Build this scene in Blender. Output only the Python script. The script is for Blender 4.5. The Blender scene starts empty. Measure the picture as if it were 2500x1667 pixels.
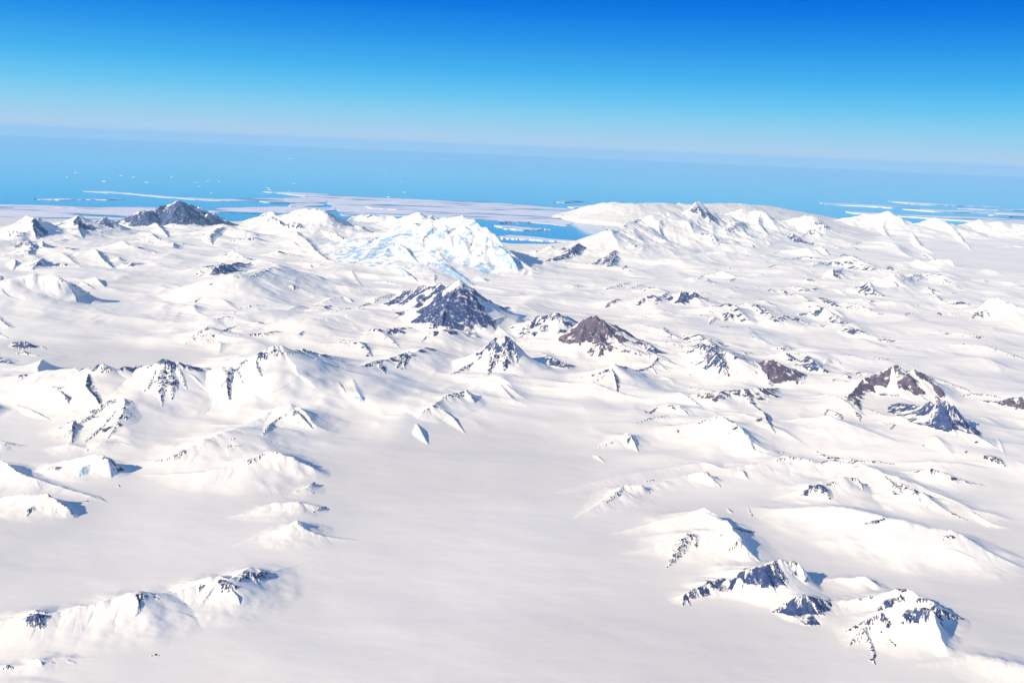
import bpy, math, os
import numpy as np

# ---------------------------------------------------------------- camera, sky, sun, exposure
# 1 Blender unit = 1 kilometre (scale_length says so)
scn = bpy.context.scene
scn.unit_settings.system = 'METRIC'
scn.unit_settings.scale_length = 1000.0
COL = scn.collection

CAM_H = 9.0                       # an airliner some nine kilometres up
PITCH = math.radians(11.0)
ROLL = math.radians(2.35)
FPX = 2432.0                      # focal length in photograph pixels (2500 wide)
cd = bpy.data.cameras.new('camera')
cam = bpy.data.objects.new('camera', cd); COL.objects.link(cam)
cd.sensor_fit = 'HORIZONTAL'; cd.sensor_width = 36.0
cd.lens = 36.0 * FPX / 2500.0
cd.clip_start = 0.05; cd.clip_end = 3000.0
cp, sp, cr, sr_ = math.cos(PITCH), math.sin(PITCH), math.cos(ROLL), math.sin(ROLL)
FWD = np.array([0, cp, -sp]); R0 = np.array([1.0, 0, 0]); U0 = np.array([0, sp, cp])
RIGHT = cr * R0 + sr_ * U0
UP = -sr_ * R0 + cr * U0
from mathutils import Matrix
cam.matrix_world = Matrix(((RIGHT[0], UP[0], -FWD[0], 0), (RIGHT[1], UP[1], -FWD[1], 0),
                           (RIGHT[2], UP[2], -FWD[2], CAM_H), (0, 0, 0, 1)))
scn.camera = cam

SUN_EL = math.radians(25.5)
SUN_AZ = math.radians(232.0)      # compass bearing of the sun, clockwise from +Y: left and behind
sd = bpy.data.lights.new('sun', 'SUN'); sd.energy = 4.1; sd.angle = math.radians(0.53)
sd.color = (1.0, 0.845, 0.63)
sun = bpy.data.objects.new('sun', sd); COL.objects.link(sun)
sun.location = (0, 0, 30)
sdir = np.array([math.sin(SUN_AZ) * math.cos(SUN_EL), math.cos(SUN_AZ) * math.cos(SUN_EL), math.sin(SUN_EL)])
from mathutils import Vector
sun.rotation_euler = Vector(tuple(sdir)).to_track_quat('Z', 'Y').to_euler()

w = bpy.data.worlds.new('World'); scn.world = w; w.use_nodes = True
nt = w.node_tree; nt.nodes.clear()
N = nt.nodes.new; L = nt.links.new
out = N('ShaderNodeOutputWorld')
sky = N('ShaderNodeTexSky'); sky.sky_type = 'NISHITA'; sky.sun_disc = False
sky.sun_elevation = SUN_EL; sky.sun_rotation = SUN_AZ
sky.altitude = 3000.0; sky.air_density = 1.0; sky.dust_density = 0.0; sky.ozone_density = 6.0
bg = N('ShaderNodeBackground'); bg.inputs['Strength'].default_value = 0.15
L(sky.outputs['Color'], bg.inputs['Color'])
tc = N('ShaderNodeTexCoord'); sep = N('ShaderNodeSeparateXYZ')
L(tc.outputs['Generated'], sep.inputs[0])
# low sky as seen from altitude: pale lavender air over the horizon, deepening fast to strong blue
def s2l(c): return tuple(((v / 255.0) / 12.92 if v / 255.0 <= 0.04045 else ((v / 255.0 + 0.055) / 1.055) ** 2.4) for v in c)
SKYRAMP = [(-0.05, (190, 205, 229)), (-0.006, (186, 204, 230)), (0.010, (168, 206, 236)), (0.027, (143, 207, 238)),
           (0.048, (105, 196, 241)), (0.072, (68, 176, 239)), (0.102, (38, 148, 233)), (0.130, (12, 122, 226)),
           (0.155, (0, 104, 219)), (0.30, (0, 88, 205))]
mr = N('ShaderNodeMapRange'); mr.inputs['From Min'].default_value = -0.05; mr.inputs['From Max'].default_value = 0.30
L(sep.outputs['Z'], mr.inputs['Value'])
ramp = N('ShaderNodeValToRGB'); cr_ = ramp.color_ramp
while len(cr_.elements) < len(SKYRAMP): cr_.elements.new(0.5)
for e, (z, c) in zip(cr_.elements, SKYRAMP):
    e.position = (z + 0.05) / 0.35; e.color = (*s2l(c), 1)
L(mr.outputs['Result'], ramp.inputs['Fac'])
bg2 = N('ShaderNodeBackground'); bg2.inputs['Strength'].default_value = 0.70
L(ramp.outputs['Color'], bg2.inputs['Color'])
mr2 = N('ShaderNodeMapRange'); mr2.interpolation_type = 'SMOOTHSTEP'
mr2.inputs['From Min'].default_value = 0.2; mr2.inputs['From Max'].default_value = 0.5
L(sep.outputs['Z'], mr2.inputs['Value'])
mx = N('ShaderNodeMixShader')
L(mr2.outputs['Result'], mx.inputs[0]); L(bg2.outputs[0], mx.inputs[1]); L(bg.outputs[0], mx.inputs[2])
L(mx.outputs[0], out.inputs['Surface'])

scn.view_settings.view_transform = 'Standard'; scn.view_settings.look = 'None'
scn.view_settings.exposure = 0.53; scn.view_settings.gamma = 1.0
scn.view_settings.use_curve_mapping = False
scn.cycles.use_denoising = True
scn.cycles.max_bounces = 6; scn.cycles.diffuse_bounces = 3; scn.cycles.glossy_bounces = 2
scn.cycles.volume_bounces = 2

HAZE_DENSITY = 0.0013
HAZE_COLOR = (0.48, 0.82, 1.0)

# ---------------------------------------------------------------- noise and small helpers
def vnoise(x, y, seed=0):
    xi = np.floor(x); yi = np.floor(y)
    fx = x - xi; fy = y - yi
    xi = xi.astype(np.int64); yi = yi.astype(np.int64)
    def h(a, b):
        v = (a * 374761393 + b * 668265263 + seed * 1442695041) & 0xFFFFFFFF
        v = ((v ^ (v >> 13)) * 1274126177) & 0xFFFFFFFF
        v = ((v ^ (v >> 16)) * 2246822519) & 0xFFFFFFFF
        return ((v ^ (v >> 15)) & 0xFFFFFF) / float(0xFFFFFF)
    ux = fx * fx * fx * (fx * (fx * 6 - 15) + 10); uy = fy * fy * fy * (fy * (fy * 6 - 15) + 10)
    a = h(xi, yi); b = h(xi + 1, yi); c = h(xi, yi + 1); d = h(xi + 1, yi + 1)
    return (a + (b - a) * ux) * (1 - uy) + (c + (d - c) * ux) * uy

def fbm(x, y, octv=4, seed=0, gain=0.5):
    s = 0.0; a = 1.0; t = 0.0
    for o in range(octv):
        s = s + a * vnoise(x * 2 ** o + 17.3 * o, y * 2 ** o - 9.1 * o, seed + o); t += a; a *= gain
    return s / t

def rfbm(x, y, octv=4, seed=0, gain=0.5, k=0.0):
    s = 0.0; a = 1.0; t = 0.0
    for o in range(octv):
        s = s + a * (1 - np.sqrt((2 * vnoise(x * 2 ** o + 17.3 * o, y * 2 ** o - 9.1 * o, seed + o) - 1) ** 2 + k)); t += a; a *= gain
    return s / t

def sstep(a, b, x):
    t = np.clip((x - a) / (b - a), 0, 1); return t * t * (3 - 2 * t)

def ray(px, py):
    return FWD + (px - 1250.0) / FPX * RIGHT - (py - 833.5) / FPX * UP

def at_z(px, py, z=0.0):
    d = ray(px, py); t = (CAM_H - z) / max(-d[2], 1e-4)
    return d[0] * t, d[1] * t, t * float(np.linalg.norm(d))

TILE = {'A': (0, 300, 800 / 2352), 'B': (700, 300, 800 / 2352), 'C': (1300, 400, 600 / 2352), 'D': (1900, 400, 600 / 2352),
        'E': (0, 700, 700 / 2352), 'F': (600, 700, 700 / 2352), 'G': (1200, 700, 700 / 2352), 'H': (1800, 700, 700 / 2352),
        'I': (0, 1050, 900 / 2287), 'J': (800, 1050, 900 / 2287), 'K': (1600, 1050, 900 / 2287), 'P': (0, 0, 1.0)}

def pts_of(tile, s):
    ox, oy, k = TILE[tile]
    r = []
    for t in s.split():
        v = [float(q) for q in t.split(',')]
        r.append((ox + v[0] * k, oy + v[1] * k, (v[2] if len(v) > 2 else 0) * k))
    return r

RIDGES = []; SPURS = []; MOUNTAINS = {}
def mount(key, label, cat='mountain', group=None): MOUNTAINS[key] = (label, cat, group)
# sl / sr: run-out of the left / right flank in ridge heights; rl / rr: how much bare rock or painted shade each flank shows;
# col 0 dark rock and painted shade, 1 brown rock, 2 blue ice and painted blue shade; ext: how far down the flank the colour reaches; e: concavity
def M(key, tile, s, sl=2.2, sr=2.2, rl=0.0, rr=0.0, col=0, ext=0.6, e=1.35, soft=0.0, g=1.0, wd=None):
    RIDGES.append(dict(wd=wd, key=key, pts=pts_of(tile, s), sl=sl, sr=sr, rl=rl, rr=rr, col=col, ext=ext, e=e, soft=soft, g=g))
def S(tile, s, r=0.0, rl=None, sl=1.3, sr=1.5, col=0, ext=0.8, e=1.2):
    SPURS.append(dict(key=None, pts=pts_of(tile, s), sl=sl, sr=sr, rl=r if rl is None else rl, rr=r, col=col, ext=ext, e=e, soft=0.0, g=1.0))
def SL(tile, s, r=0.8, **k):        # a spur whose left flank (to the right in the photograph) is steep, with rock
    k.setdefault('sl', 1.0); k.setdefault('sr', 2.6)
    S(tile, s, 0.0, rl=r, **k)
# ---------------------------------------------------------------- the ridges and peaks
# --- far left range before the sea ice
mount('farpeak', 'large dark streaked summit, highest of the far left range, in front of the sea ice')
M('farpeak', 'A', '845,700,30 900,690,45 960,655,82 1040,625,112 1100,625,105 1165,605,120 1220,580,135 1290,548,172 1350,590,135 1400,595,120 1440,620,105 1500,660,82 1545,655,75 1590,690,52 1625,722,15', sl=1.8, sr=1.6, rl=.9, rr=.86, ext=1.3)
SL('A', '1110,700,40 1150,740,45 1205,815,10', .5)
S('A', '1610,720,40 1560,750,50 1510,800,45 1520,870,8', .65)
S('A', '1290,560,30 1250,640,50 1190,710,20', .5); S('A', '1300,560,30 1330,640,40 1310,710,10', .3)
mount('farwhite', 'snowy peak with one dark blue flank at the far left edge')
M('farwhite', 'A', '-60,750,60 0,750,70 70,735,80 160,685,120 240,670,160', rr=.15)
M('farwhite', 'A', '240,670,160 290,700,120 345,745,30', sl=1.5, sr=1.1, rr=.9, ext=.9)
SL('A', '240,672,40 235,740,80 262,830,8', .85)
S('A', '0,790,40 60,775,50 130,780,50 185,800,20', .45); S('A', '190,850,40 232,880,40 205,935,8', .8)
S('A', '100,880,20 190,850,45 250,890,10', .5)
mount('fartwin', 'pale pointed peak left of the small dark peak in the far left range')
M('fartwin', 'A', '440,745,30 500,710,70 570,672,120 620,700,85 668,745,20', sl=1.8, sr=1.5, rr=.45, ext=.8)
SL('A', '572,680,30 560,740,45 595,825,6', .8)
mount('fardark', 'small dark blue peak just left of the large streaked far summit')
M('fardark', 'A', '670,745,30 700,705,75 760,675,110 800,700,85 842,758,15', sl=1.5, sr=1.2, rr=.9, ext=.95)
mount('leftsnow', 'low snowy ridges with small dark noses along the left edge, below the far left range')
M('leftsnow', 'A', '530,965,12 620,940,40 690,930,55 735,975,45 800,1030,30 832,1056,6', sl=1.0, sr=2.6, rl=.55, ext=.8)  # rl paints the blue shade of the flank turned from the sun
M('leftsnow', 'A', '250,985,10 340,945,35 420,935,45 470,960,40 520,1000,25 562,1032,6', sl=1.1, sr=2.8, rl=.45, ext=.8)
M('leftsnow', 'A', '60,980,20 100,960,35 190,940,45 250,975,30 320,1020,6', sr=2.6)
SL('A', '100,965,30 112,1000,30 92,1052,6', .6)
M('leftsnow', 'A', '850,925,15 960,890,60 1010,905,40 1055,932,6', sr=1.3, rr=.55, ext=.9)
M('leftsnow', 'A', '1030,872,12 1062,855,38 1120,890,8', sr=1.3, rr=.6, ext=.9)
M('leftsnow', 'A', '1060,790,20 1080,797,40 1140,835,35 1215,885,6', sl=1.0, sr=2.5, rl=.5)
M('leftsnow', 'A', '900,1002,25 950,1003,45 1000,1005,25 1022,1016,6', sr=1.3, rr=.75, ext=.9)
S('A', '820,965,20 850,962,40 892,980,8', .65); S('A', '1090,915,20 1130,940,5', .5)
M('leftscarp', 'A', '-80,1120,150 0,1140,190 200,1085,230 420,1100,230 560,1190,130 650,1320,15', sl=2.5, sr=2.6, soft=.12, g=1.6)
mount('leftscarp', 'broad white snow scarp at the left edge above the grey glacier')
S('A', '440,1110,20 480,1130,30 560,1165,40 600,1200,25 640,1215,4', .5); SL('A', '590,1130,20 640,1160,30 678,1190,6', .7)
SL('A', '600,1120,8 690,1105,40 720,1140,40 762,1176,6', .6); SL('A', '510,1195,25 540,1235,25 552,1287,4', .75)
S('A', '0,1080,25 10,1120,6', .6); S('A', '-5,945,15 60,945,8', .6)
mount('mesa', 'flat topped snow hill with a dark fluted cliff, left of centre in the distance')
M('mesa', 'A', '1395,1085,10 1480,1090,30 1540,1040,80 1600,1015,95 1700,1005,65 1750,1010,40 1812,1021,8', sl=2.5, sr=1.15, rr=.9, ext=.9)
M('mesa', 'A', '1280,1210,20 1500,1140,130 1700,1095,190 1900,1040,190 1980,1012,180 2070,1050,120 2110,1110,20', sl=2.2, sr=3, soft=.1)
S('A', '1465,1177,6 1510,1150,25', .7); S('A', '1675,1092,20 1700,1095,20', .7); S('A', '1790,1095,20 1830,1075,30 1935,1040,15', .5)
S('A', '2090,1158,10 2112,1160,35 2112,1195,4', .75); S('A', '1390,1290,4 1420,1260,15', .4)
SL('A', '2055,838,20 2100,850,35 2147,888,4', .75)
mount('ridgeb', 'long white ridge running down toward the glacier, behind the dark central pyramid')
M('ridgeb', 'A', '1600,725,40 1750,780,60 1900,820,30', soft=.15, sr=4)
M('ridgeb', 'A', '1730,672,10 1850,680,40 1900,645,75 1950,640,85 2000,690,60 2060,745,10', rr=.3)
SL('A', '1930,690,25 1965,700,45 2040,742,6', .7); S('A', '1920,700,15 1960,690,45 2000,715,30 2042,742,5', .8)
S('A', '2050,715,40 2090,705,60 2130,720,50 2182,760,8', .75)
M('ridgeb', 'B', '50,780,45 130,850,55 180,890,50 240,950,40 345,1025,10', sl=1.1, sr=2.6, rl=.6)
M('ridgeb', 'B', '0,1000,10 150,1010,30 250,1030,30 340,1050,25 460,1095,15 540,1180,8', sl=1.4, sr=3, rl=.4)
S('B', '165,1010,15 180,1035,10', .6)
mount('whitedome', 'big rounded white mountain left of the central snow massif, grey rocks near its top')
M('whitedome', 'B', '-40,665,20 80,635,80 160,620,140 240,615,190 330,650,150 420,700,100 500,735,70 570,765,50 700,805,15', sr=2.6, rr=.1)
S('B', '240,640,30 290,640,45 340,665,15', .6); S('B', '505,725,25 540,735,40 580,770,10', .6); S('B', '250,760,20 330,790,40 420,820,40 560,830,40 690,810,10', .25)
S('B', '340,790,20 360,830,10', .5)
mount('snowcrest', 'far snowy crest line of small peaks left of the central massif')
M('snowcrest', 'B', '400,685,15 480,655,35 590,640,50 640,655,45 740,650,50 790,672,40 860,682,40 950,645,110 1000,690,90 1040,665,90 1110,705,60', sr=2.6)
S('B', '570,655,20 600,645,30 625,660,5', .4); S('B', '725,655,15 745,650,20 765,668,4', .4)
SL('B', '890,700,30 920,705,45 950,730,6', .6); SL('B', '950,650,30 985,685,30', .3)
mount('massif', 'huge snow massif with broken blue ice falls, beside the blue bay', 'mountain')
M('massif', 'B', '1030,700,180 1140,690,240 1200,685,280 1280,680,310 1340,700,310 1400,740,290 1480,800,250 1560,880,190 1650,960,130 1750,1040,60 1820,1088,10', wd=1.2, sl=.7, sr=3.0, rr=.22, rl=.15, col=2, ext=2.2, g=1.2)
M('massif', 'B', '560,1005,10 680,900,70 760,822,130 840,850,130 950,880,140 1060,900,140 1120,970,110', sr=2.5, rr=.2, col=2, ext=2)
SL('B', '1030,670,30 1042,740,45 1030,815,8', .25); SL('B', '1130,700,30 1150,780,50 1180,860,40 1162,905,5', .25)  # shaded right sides of these spurs painted in as sparse rock
SL('B', '1240,690,30 1300,760,45 1340,820,20', .15); SL('B', '1350,700,25 1370,770,25', .1)
SL('B', '1200,780,40 1260,830,55 1300,900,40 1320,960,8', .25, col=2)
SL('B', '1500,850,30 1560,910,55 1610,990,55 1660,1060,10', .5, col=2)
S('B', '1500,985,40 1570,960,70 1640,1020,50 1665,1070,6', .75, col=2)
S('B', '1085,1010,15 1130,1010,28 1200,1060,30 1260,1100,25 1345,1160,8', .95, col=2, sl=2.0, sr=3.0, ext=1.2)
S('B', '1360,1085,50 1410,1110,40 1450,1125,5', .6, col=2); S('B', '1690,1075,25 1740,1060,30 1815,1085,5', .5, col=2)
SL('B', '690,930,40 740,870,60 800,860,60 850,890,60 900,960,40 950,1005,6', .5, col=2); S('B', '680,965,20 722,992,6', .8, col=2)  # first spur: the peak's blue shading painted in ice colour
S('B', '750,1030,20 830,1050,40 900,1100,30 942,1142,6', .6, col=2); S('B', '600,1140,8 700,1130,30 840,1165,8', .45, col=2)
S('B', '1030,1090,20 1060,1080,30 1060,1140,8', .6, col=2); S('B', '910,850,20 940,860,25 1000,900,8', .5, col=2); S('B', '960,810,20 1010,815,25 1060,840,6', .5, col=2)
# --- ice cap across the bay and the snowy mountain beside the glacier mouth
mount('icecap', 'smooth lavender ice cap beyond the blue bay, on the horizon side of the snowy range')
M('icecap', 'C', '200,500,13 330,445,56 480,400,104 600,375,145 690,355,167 800,358,173 1000,370,173 1300,364,173 1550,372,173 1850,374,173 2075,388,152 2280,393,125 2430,430,82 2570,465,41 2700,492,7', sl=5, sr=8.5, soft=.12, g=.3)
S('C', '115,592,4 120,552,38 180,552,38 235,572,18', .95, sr=.8); S('C', '245,592,5 255,572,20 270,590,4', .95)
S('C', '328,628,4 335,590,32 388,628,4', .95); S('C', '652,632,4 662,595,36 738,642,4', .95); S('C', '760,600,20 780,640,5', .8)
S('C', '790,410,8 820,400,12 835,412,4', .6)
S('B', '1500,720,25 1560,708,35 1640,712,30 1700,745,10', .9); S('B', '1712,745,8 1740,708,35 1775,745,6', .95)
mount('snowrange', 'long snowy mountain sloping down to the glacier mouth, small blue grey summit on top')
M('snowrange', 'C', '120,932,5 180,880,33 260,830,73 360,790,99 440,740,139 560,690,185 720,650,218 830,600,238 960,555,244 1050,545,238 1150,495,277 1250,490,277 1350,475,271 1440,460,277 1520,420,310 1580,380,330 1640,410,304 1700,450,271 1760,490,238 1870,495,198', wd=1.3, sl=.9, sr=2.9, g=1.4)
S('C', '1490,440,30 1580,382,90 1640,415,75 1662,442,15', .72); S('C', '1690,450,40 1720,490,65 1762,522,12', .85)
S('C', '118,935,6 200,885,60 300,832,95 380,790,115 450,752,90 480,820,10', .95, sr=.8, ext=1)
M('snowrange', 'C', '18,888,6 100,830,45 180,800,75 202,842,15', sr=.9, rr=.95, ext=1, g=.5); S('C', '250,818,20 305,800,18', .9)
S('C', '308,937,6 340,925,25 362,940,4', .9); S('C', '393,947,6 422,940,14', .9); S('C', '468,957,6 500,947,18 526,962,4', .95); S('C', '548,967,6 600,935,40 652,903,15', .95)
S('C', '638,967,8 700,900,60 765,830,60 790,825,25', .75); S('C', '678,992,8 740,940,55 800,868,50 822,892,8', .8)
S('C', '848,1012,5 892,970,20', .9); S('C', '900,1030,4 937,1015,14', .9)
S('C', '930,740,35 960,770,55 1000,760,45 1022,792,12', .4); SL('C', '1230,505,50 1208,570,60 1240,685,10', .3); SL('C', '1480,510,45 1510,570,50 1545,665,8', .35)  # first left-flank spur: its shaded face painted as thin rock
S('C', '960,548,10 1000,530,30 1045,545,6', .7); S('C', '860,600,10 890,580,15', .6); S('C', '760,655,10 800,625,25', .5); S('C', '1330,472,6 1350,458,18 1362,470,3', .8)
mount('rightrange', 'row of snowy peaks with thin grey rock bands, right of the blue grey summit')
M('rightrange', 'C', '1860,510,120 1930,465,200 2010,440,240 2090,455,230 2180,450,240 2230,490,200 2300,520,170 2380,545,140 2480,530,150 2600,507,200 2690,510,200 2740,550,160 2800,590,120 2880,620,90 2970,650,60 3150,725,15', sl=2, sr=2.6)
SL('C', '2180,455,50 2160,540,60 2200,600,50 2262,682,8', .4); S('C', '1830,642,10 1900,600,50 1960,555,60 2042,545,35', .5); SL('C', '1990,590,40 2020,620,45 2062,692,6', .5)
S('C', '1550,682,10 1620,660,30 1690,640,50 1740,690,50 1752,742,8', .4); S('C', '1768,772,8 1810,740,40 1872,762,6', .7); SL('C', '2050,742,40 2100,762,40 2112,800,6', .6); SL('C', '2250,710,30 2280,770,8', .5)
S('C', '1650,520,20 1700,545,20', .5)
S('D', '350,540,35 440,582,30 392,612,8', .65)
mount('bluerocks', 'cluster of blue grey rock faces low in the snowy right range')
M('bluerocks', 'D', '-30,700,15 0,680,50 40,665,90 70,690,60 80,700,40 140,668,100 200,700,85 270,750,45 375,765,8', sl=2, sr=1.2, rr=.85, ext=.9)
S('D', '220,682,15 310,630,60 350,630,60 390,662,45 402,702,6', .55); SL('D', '400,765,50 440,800,60 492,870,8', .45); S('D', '510,777,20 570,790,25 602,800,4', .5)
S('D', '430,625,12 470,600,25 500,610,6', .7); S('D', '720,790,15 760,815,15 832,840,4', .75); S('D', '668,772,8 720,750,25 790,755,10', .4)
mount('farright', 'far row of rounded white domes at the right edge, against the blue sea')
M('farright', 'D', '720,530,30 860,470,130 960,492,120 1045,470,160 1100,490,150 1160,532,120 1290,572,90 1340,566,90 1420,530,120 1500,515,140 1590,540,120 1650,577,90 1800,577,80 1920,535,120 2000,550,110 2100,556,110 2200,577,90 2352,602,90 2550,610,90', sl=2.5, sr=4, soft=.05, g=1.6)
S('D', '1045,480,30 1000,600,45 1060,700,12'); S('D', '1590,545,30 1700,640,40 1860,830,8'); S('D', '1280,640,25 1350,760,40 1490,855,12'); S('D', '1870,580,15 1900,570,25 1925,590,6', .55, col=2)
S('D', '2110,690,20 2300,640,40 2450,650,30', ext=.1); S('D', '2100,790,10 2250,775,25 2400,800,10')
SL('D', '1400,820,35 1450,870,30 1512,917,4', .5); S('D', '1370,880,15 1400,878,15 1430,900,4', .5)
M('snowfield', 'D', '820,750,20 1000,740,50 1120,770,50 1200,850,30 1350,920,10', soft=.1, sr=3.5); S('D', '1000,735,10 1050,755,4', .5)
M('snowfield', 'D', '1300,952,20 1480,920,65 1560,912,75 1650,918,75 1690,972,30 1755,972,6', sr=3); SL('D', '1650,918,35 1692,980,8', .4); SL('D', '1480,950,35 1532,1000,6', .4)
# --- low nunataks on the right hand snow slopes
mount('nunatakA', 'long low crest with dark rocks, uppermost on the right hand snow slope')
M('nunatakA', 'D', '-40,970,8 100,930,25 160,910,30 250,885,45 320,900,42 412,887,12', sl=3, sr=1.8, rr=.55, ext=.7)
S('D', '588,877,8 630,857,32 687,887,6', .95); S('D', '448,967,8 520,935,42 580,940,42 612,972,6', .85); S('D', '628,952,12 660,925,42 712,952,10', .75)
M('nunatakA', 'D', '715,890,30 770,910,42 832,957,6', sl=1.2, rr=.6, rl=.6); M('nunatakA', 'D', '868,955,30 910,980,32 962,1012,5', rr=.6, rl=.6)
mount('nunatakB', 'snow crest ending in a small dark pointed rock on the right hand slope')
M('nunatakB', 'D', '690,1000,20 760,970,85 800,965,95 860,1000,75 940,1030,45 1015,1072,6', sr=1.3, rr=.45, ext=.9)
M('nunatakB', 'D', '990,1022,8 1070,993,62 1110,1020,62 1172,1062,6', sl=2.5, sr=1.3, rr=.9, rl=.3, ext=.9)
mount('bowlridge', 'curved ridge with two grey shaded bowls on the right hand slope')
M('bowlridge', 'D', '420,1115,8 450,1060,65 500,1018,110 560,1025,100 610,1010,90 640,1050,65 668,1088,6', sr=1.2, rr=.45, ext=1)  # rr paints the shade in the bowls as rock
mount('stripe', 'long white snow crest with vertical grey streaks, right of the two grey bowls')
M('stripe', 'D', '880,1145,10 950,1110,65 1050,1110,75 1100,1085,115 1170,1075,115 1240,1090,75 1330,1075,50 1400,1060,60 1480,1070,62 1570,1080,72 1620,1120,50 1700,1190,30 1760,1210,40 1782,1242,5', sl=2.8, sr=1.6, rr=.4, ext=.8)
SL('D', '1080,1090,35 1130,1150,40 1182,1182,5', .5); S('D', '1330,1115,15 1367,1132,8', .8); SL('D', '1425,1155,40 1460,1200,50 1482,1240,12', .85); S('D', '1460,1182,20 1530,1212,20', .8); SL('D', '1520,1250,25 1570,1300,28 1640,1345,4', .35)
S('D', '1570,1085,30 1600,1120,25 1640,1150,5', .5); S('D', '1660,1235,10 1700,1230,12', .8); S('D', '1740,1215,10 1770,1225,15', .8); S('D', '1895,1215,4 1915,1212,10', .9)
M('snowfield', 'D', '900,1300,15 1150,1220,40 1330,1355,6', sl=2, sr=4, soft=.1); S('D', '1280,1330,10 1335,1352,3', .5)
mount('hook', 'hooked dark ridge between the grey streaked crest and the folded rock peak')
M('hook', 'D', '700,1212,6 760,1190,42 800,1170,75 830,1130,115 870,1140,115 920,1200,95 970,1250,60 1028,1297,6', sl=2.6, sr=1.2, rr=.75, ext=.9)
SL('D', '550,1185,25 590,1210,25 692,1277,4', .75); S('D', '298,1127,4 305,1088,42 342,1127,4', .75, sl=1.0, sr=1.0)
mount('comb', 'low snow comb with dark notched rocks above the folded rock peak')
M('comb', 'D', '110,1197,8 170,1160,62 220,1185,62 290,1190,52 370,1180,52 442,1242,6', sl=2.6, sr=1.3, rr=.55, ext=.9)
S('D', '8,1212,15 50,1200,42 78,1267,6', .65); S('D', '360,1282,12 430,1255,62 490,1290,62 540,1330,50 602,1372,6', .85)
mount('rockspot', 'small dark rock patch on a white dome near the right edge')
M('rockspot', 'D', '1560,1400,20 1700,1340,50 1800,1320,60 1900,1340,30 2000,1400,8', soft=.1, sr=3)
S('D', '1640,1342,8 1740,1315,42 1800,1335,28 1832,1342,5', .95)
mount('edgedome', 'broad white dome with one dark gash at the right edge')
M('edgedome', 'D', '1830,1485,8 1920,1385,110 1970,1350,150 2010,1310,190 2100,1300,210 2352,1395,190 2600,1450,160', sl=2.5, sr=2.6, soft=.08)
S('D', '1850,1477,8 1920,1400,65 1952,1472,8', .75); SL('D', '1960,1380,20 1990,1420,30 2025,1480,5', .35)
mount('folded', 'dark folded rock peak with a long tail of blue ice, right of centre')
M('folded', 'H', '543,267,10 580,235,55 650,205,85 710,178,120 770,215,95 830,265,72 930,320,60', sl=2.4, sr=1.2, rr=.8, rl=.2, ext=.9)
S('H', '578,167,6 650,145,28 702,177,8', .85); S('H', '900,335,25 960,315,115 1000,320,110 1012,362,15', .95); SL('H', '1010,345,20 1100,400,40 1202,413,10', .5, col=2)
S('H', '1162,430,12 1220,420,52 1282,437,15', .95); S('H', '1425,462,12 1480,492,4', .85, col=2); M('folded', 'H', '940,330,60 1050,400,60 1180,425,60 1320,450,50 1500,500,8', sl=1.6, sr=3)
mount('arcrock', 'arched snow ridge edged with dark rock along its crest, left of the folded rock peak')
M('arcrock', 'H', '-15,200,40 30,170,75 70,150,100 130,170,90 200,190,85 260,230,85 310,270,95 390,280,62 450,310,42 470,292,50 540,320,30 592,362,5', sl=1.8, sr=2.0, rr=.75, rl=.3, ext=.42)
mount('ribbed', 'grey ribbed peak with a pale blue ice tail, right of the rounded cliff')
M('ribbed', 'G', '1775,225,8 1850,180,55 1925,145,120 1985,170,110 2050,230,85 2112,292,60', sl=1.6, sr=1.3, rr=.6, ext=.8)
S('G', '2105,305,45 2190,390,60 2292,472,8', .45, col=2); S('G', '1908,272,12 1940,210,62 1982,272,8', .85); S('G', '1780,300,10 1830,240,35', .35); S('G', '1870,325,10 1910,312,30 1940,320,5', .7)
S('G', '1775,195,10 1815,215,4', .7); S('G', '1785,145,10 1850,165,10', .7)
mount('cliff', 'rounded blunt mountain with pale streaked cliff, upper right of centre')
M('cliff', 'C', '1288,1372,10 1312,1300,85 1340,1250,145 1420,1225,175 1500,1235,165 1560,1250,155 1620,1290,110 1650,1330,50 1672,1372,5', sl=2.2, sr=.95, rr=.7, ext=1, g=.6)
mount('cliffleft', 'small dark jagged peaks just left of the rounded streaked cliff')
M('cliffleft', 'C', '1058,1277,8 1100,1235,50 1150,1210,72 1200,1240,60 1292,1287,15', sl=2.4, sr=1.6, rr=.5)
M('cliffleft', 'C', '978,1432,6 1040,1330,95 1100,1290,120 1150,1280,130 1200,1300,85 1292,1292,15', sl=1.8, sr=1.4, rr=.78, ext=.8)
mount('lonerock', 'small single dark rock on white snow, below the low nunatak row')
M('lonerock', 'C', '688,1427,6 705,1380,42 770,1360,42 842,1355,12', sl=2.6, sr=1.1, rr=.85, ext=.9)
mount('lowrow', 'low row of faint rock noses on the snow beside the glacier')
M('lowrow', 'C', '680,1252,6 700,1220,45 760,1210,32 850,1170,48 922,1182,8', sl=2.8, sr=1.6, rr=.45, ext=.7); M('lowrow', 'C', '918,1242,6 1000,1190,40 1042,1212,6', rr=.45, sr=1.6)
M('lowrow', 'C', '315,1217,6 370,1185,35 430,1190,24 492,1212,8', rr=.4, sl=2.8, sr=1.8)
S('C', '1568,1092,6 1640,1060,22 1710,1050,30 1762,1072,6', .6); S('C', '1808,1102,8 1880,1110,22 1962,1080,6', .5); S('C', '1878,1002,4 1900,990,14 1927,1002,4', .8); S('C', '1735,1125,4 1750,1145,10', .6)
S('C', '1840,1190,8 1960,1178,12', .5); S('C', '2080,1180,10 2150,1172,16 2172,1195,4', .6); S('C', '2245,1215,6 2280,1190,30 2320,1220,10', .9); S('C', '2290,850,10 2352,835,15', .6); S('C', '2130,860,10 2170,880,10', .4); S('C', '2240,990,6 2352,955,18', .6); S('C', '970,1500,4 1080,1495,8', .5)
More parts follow.
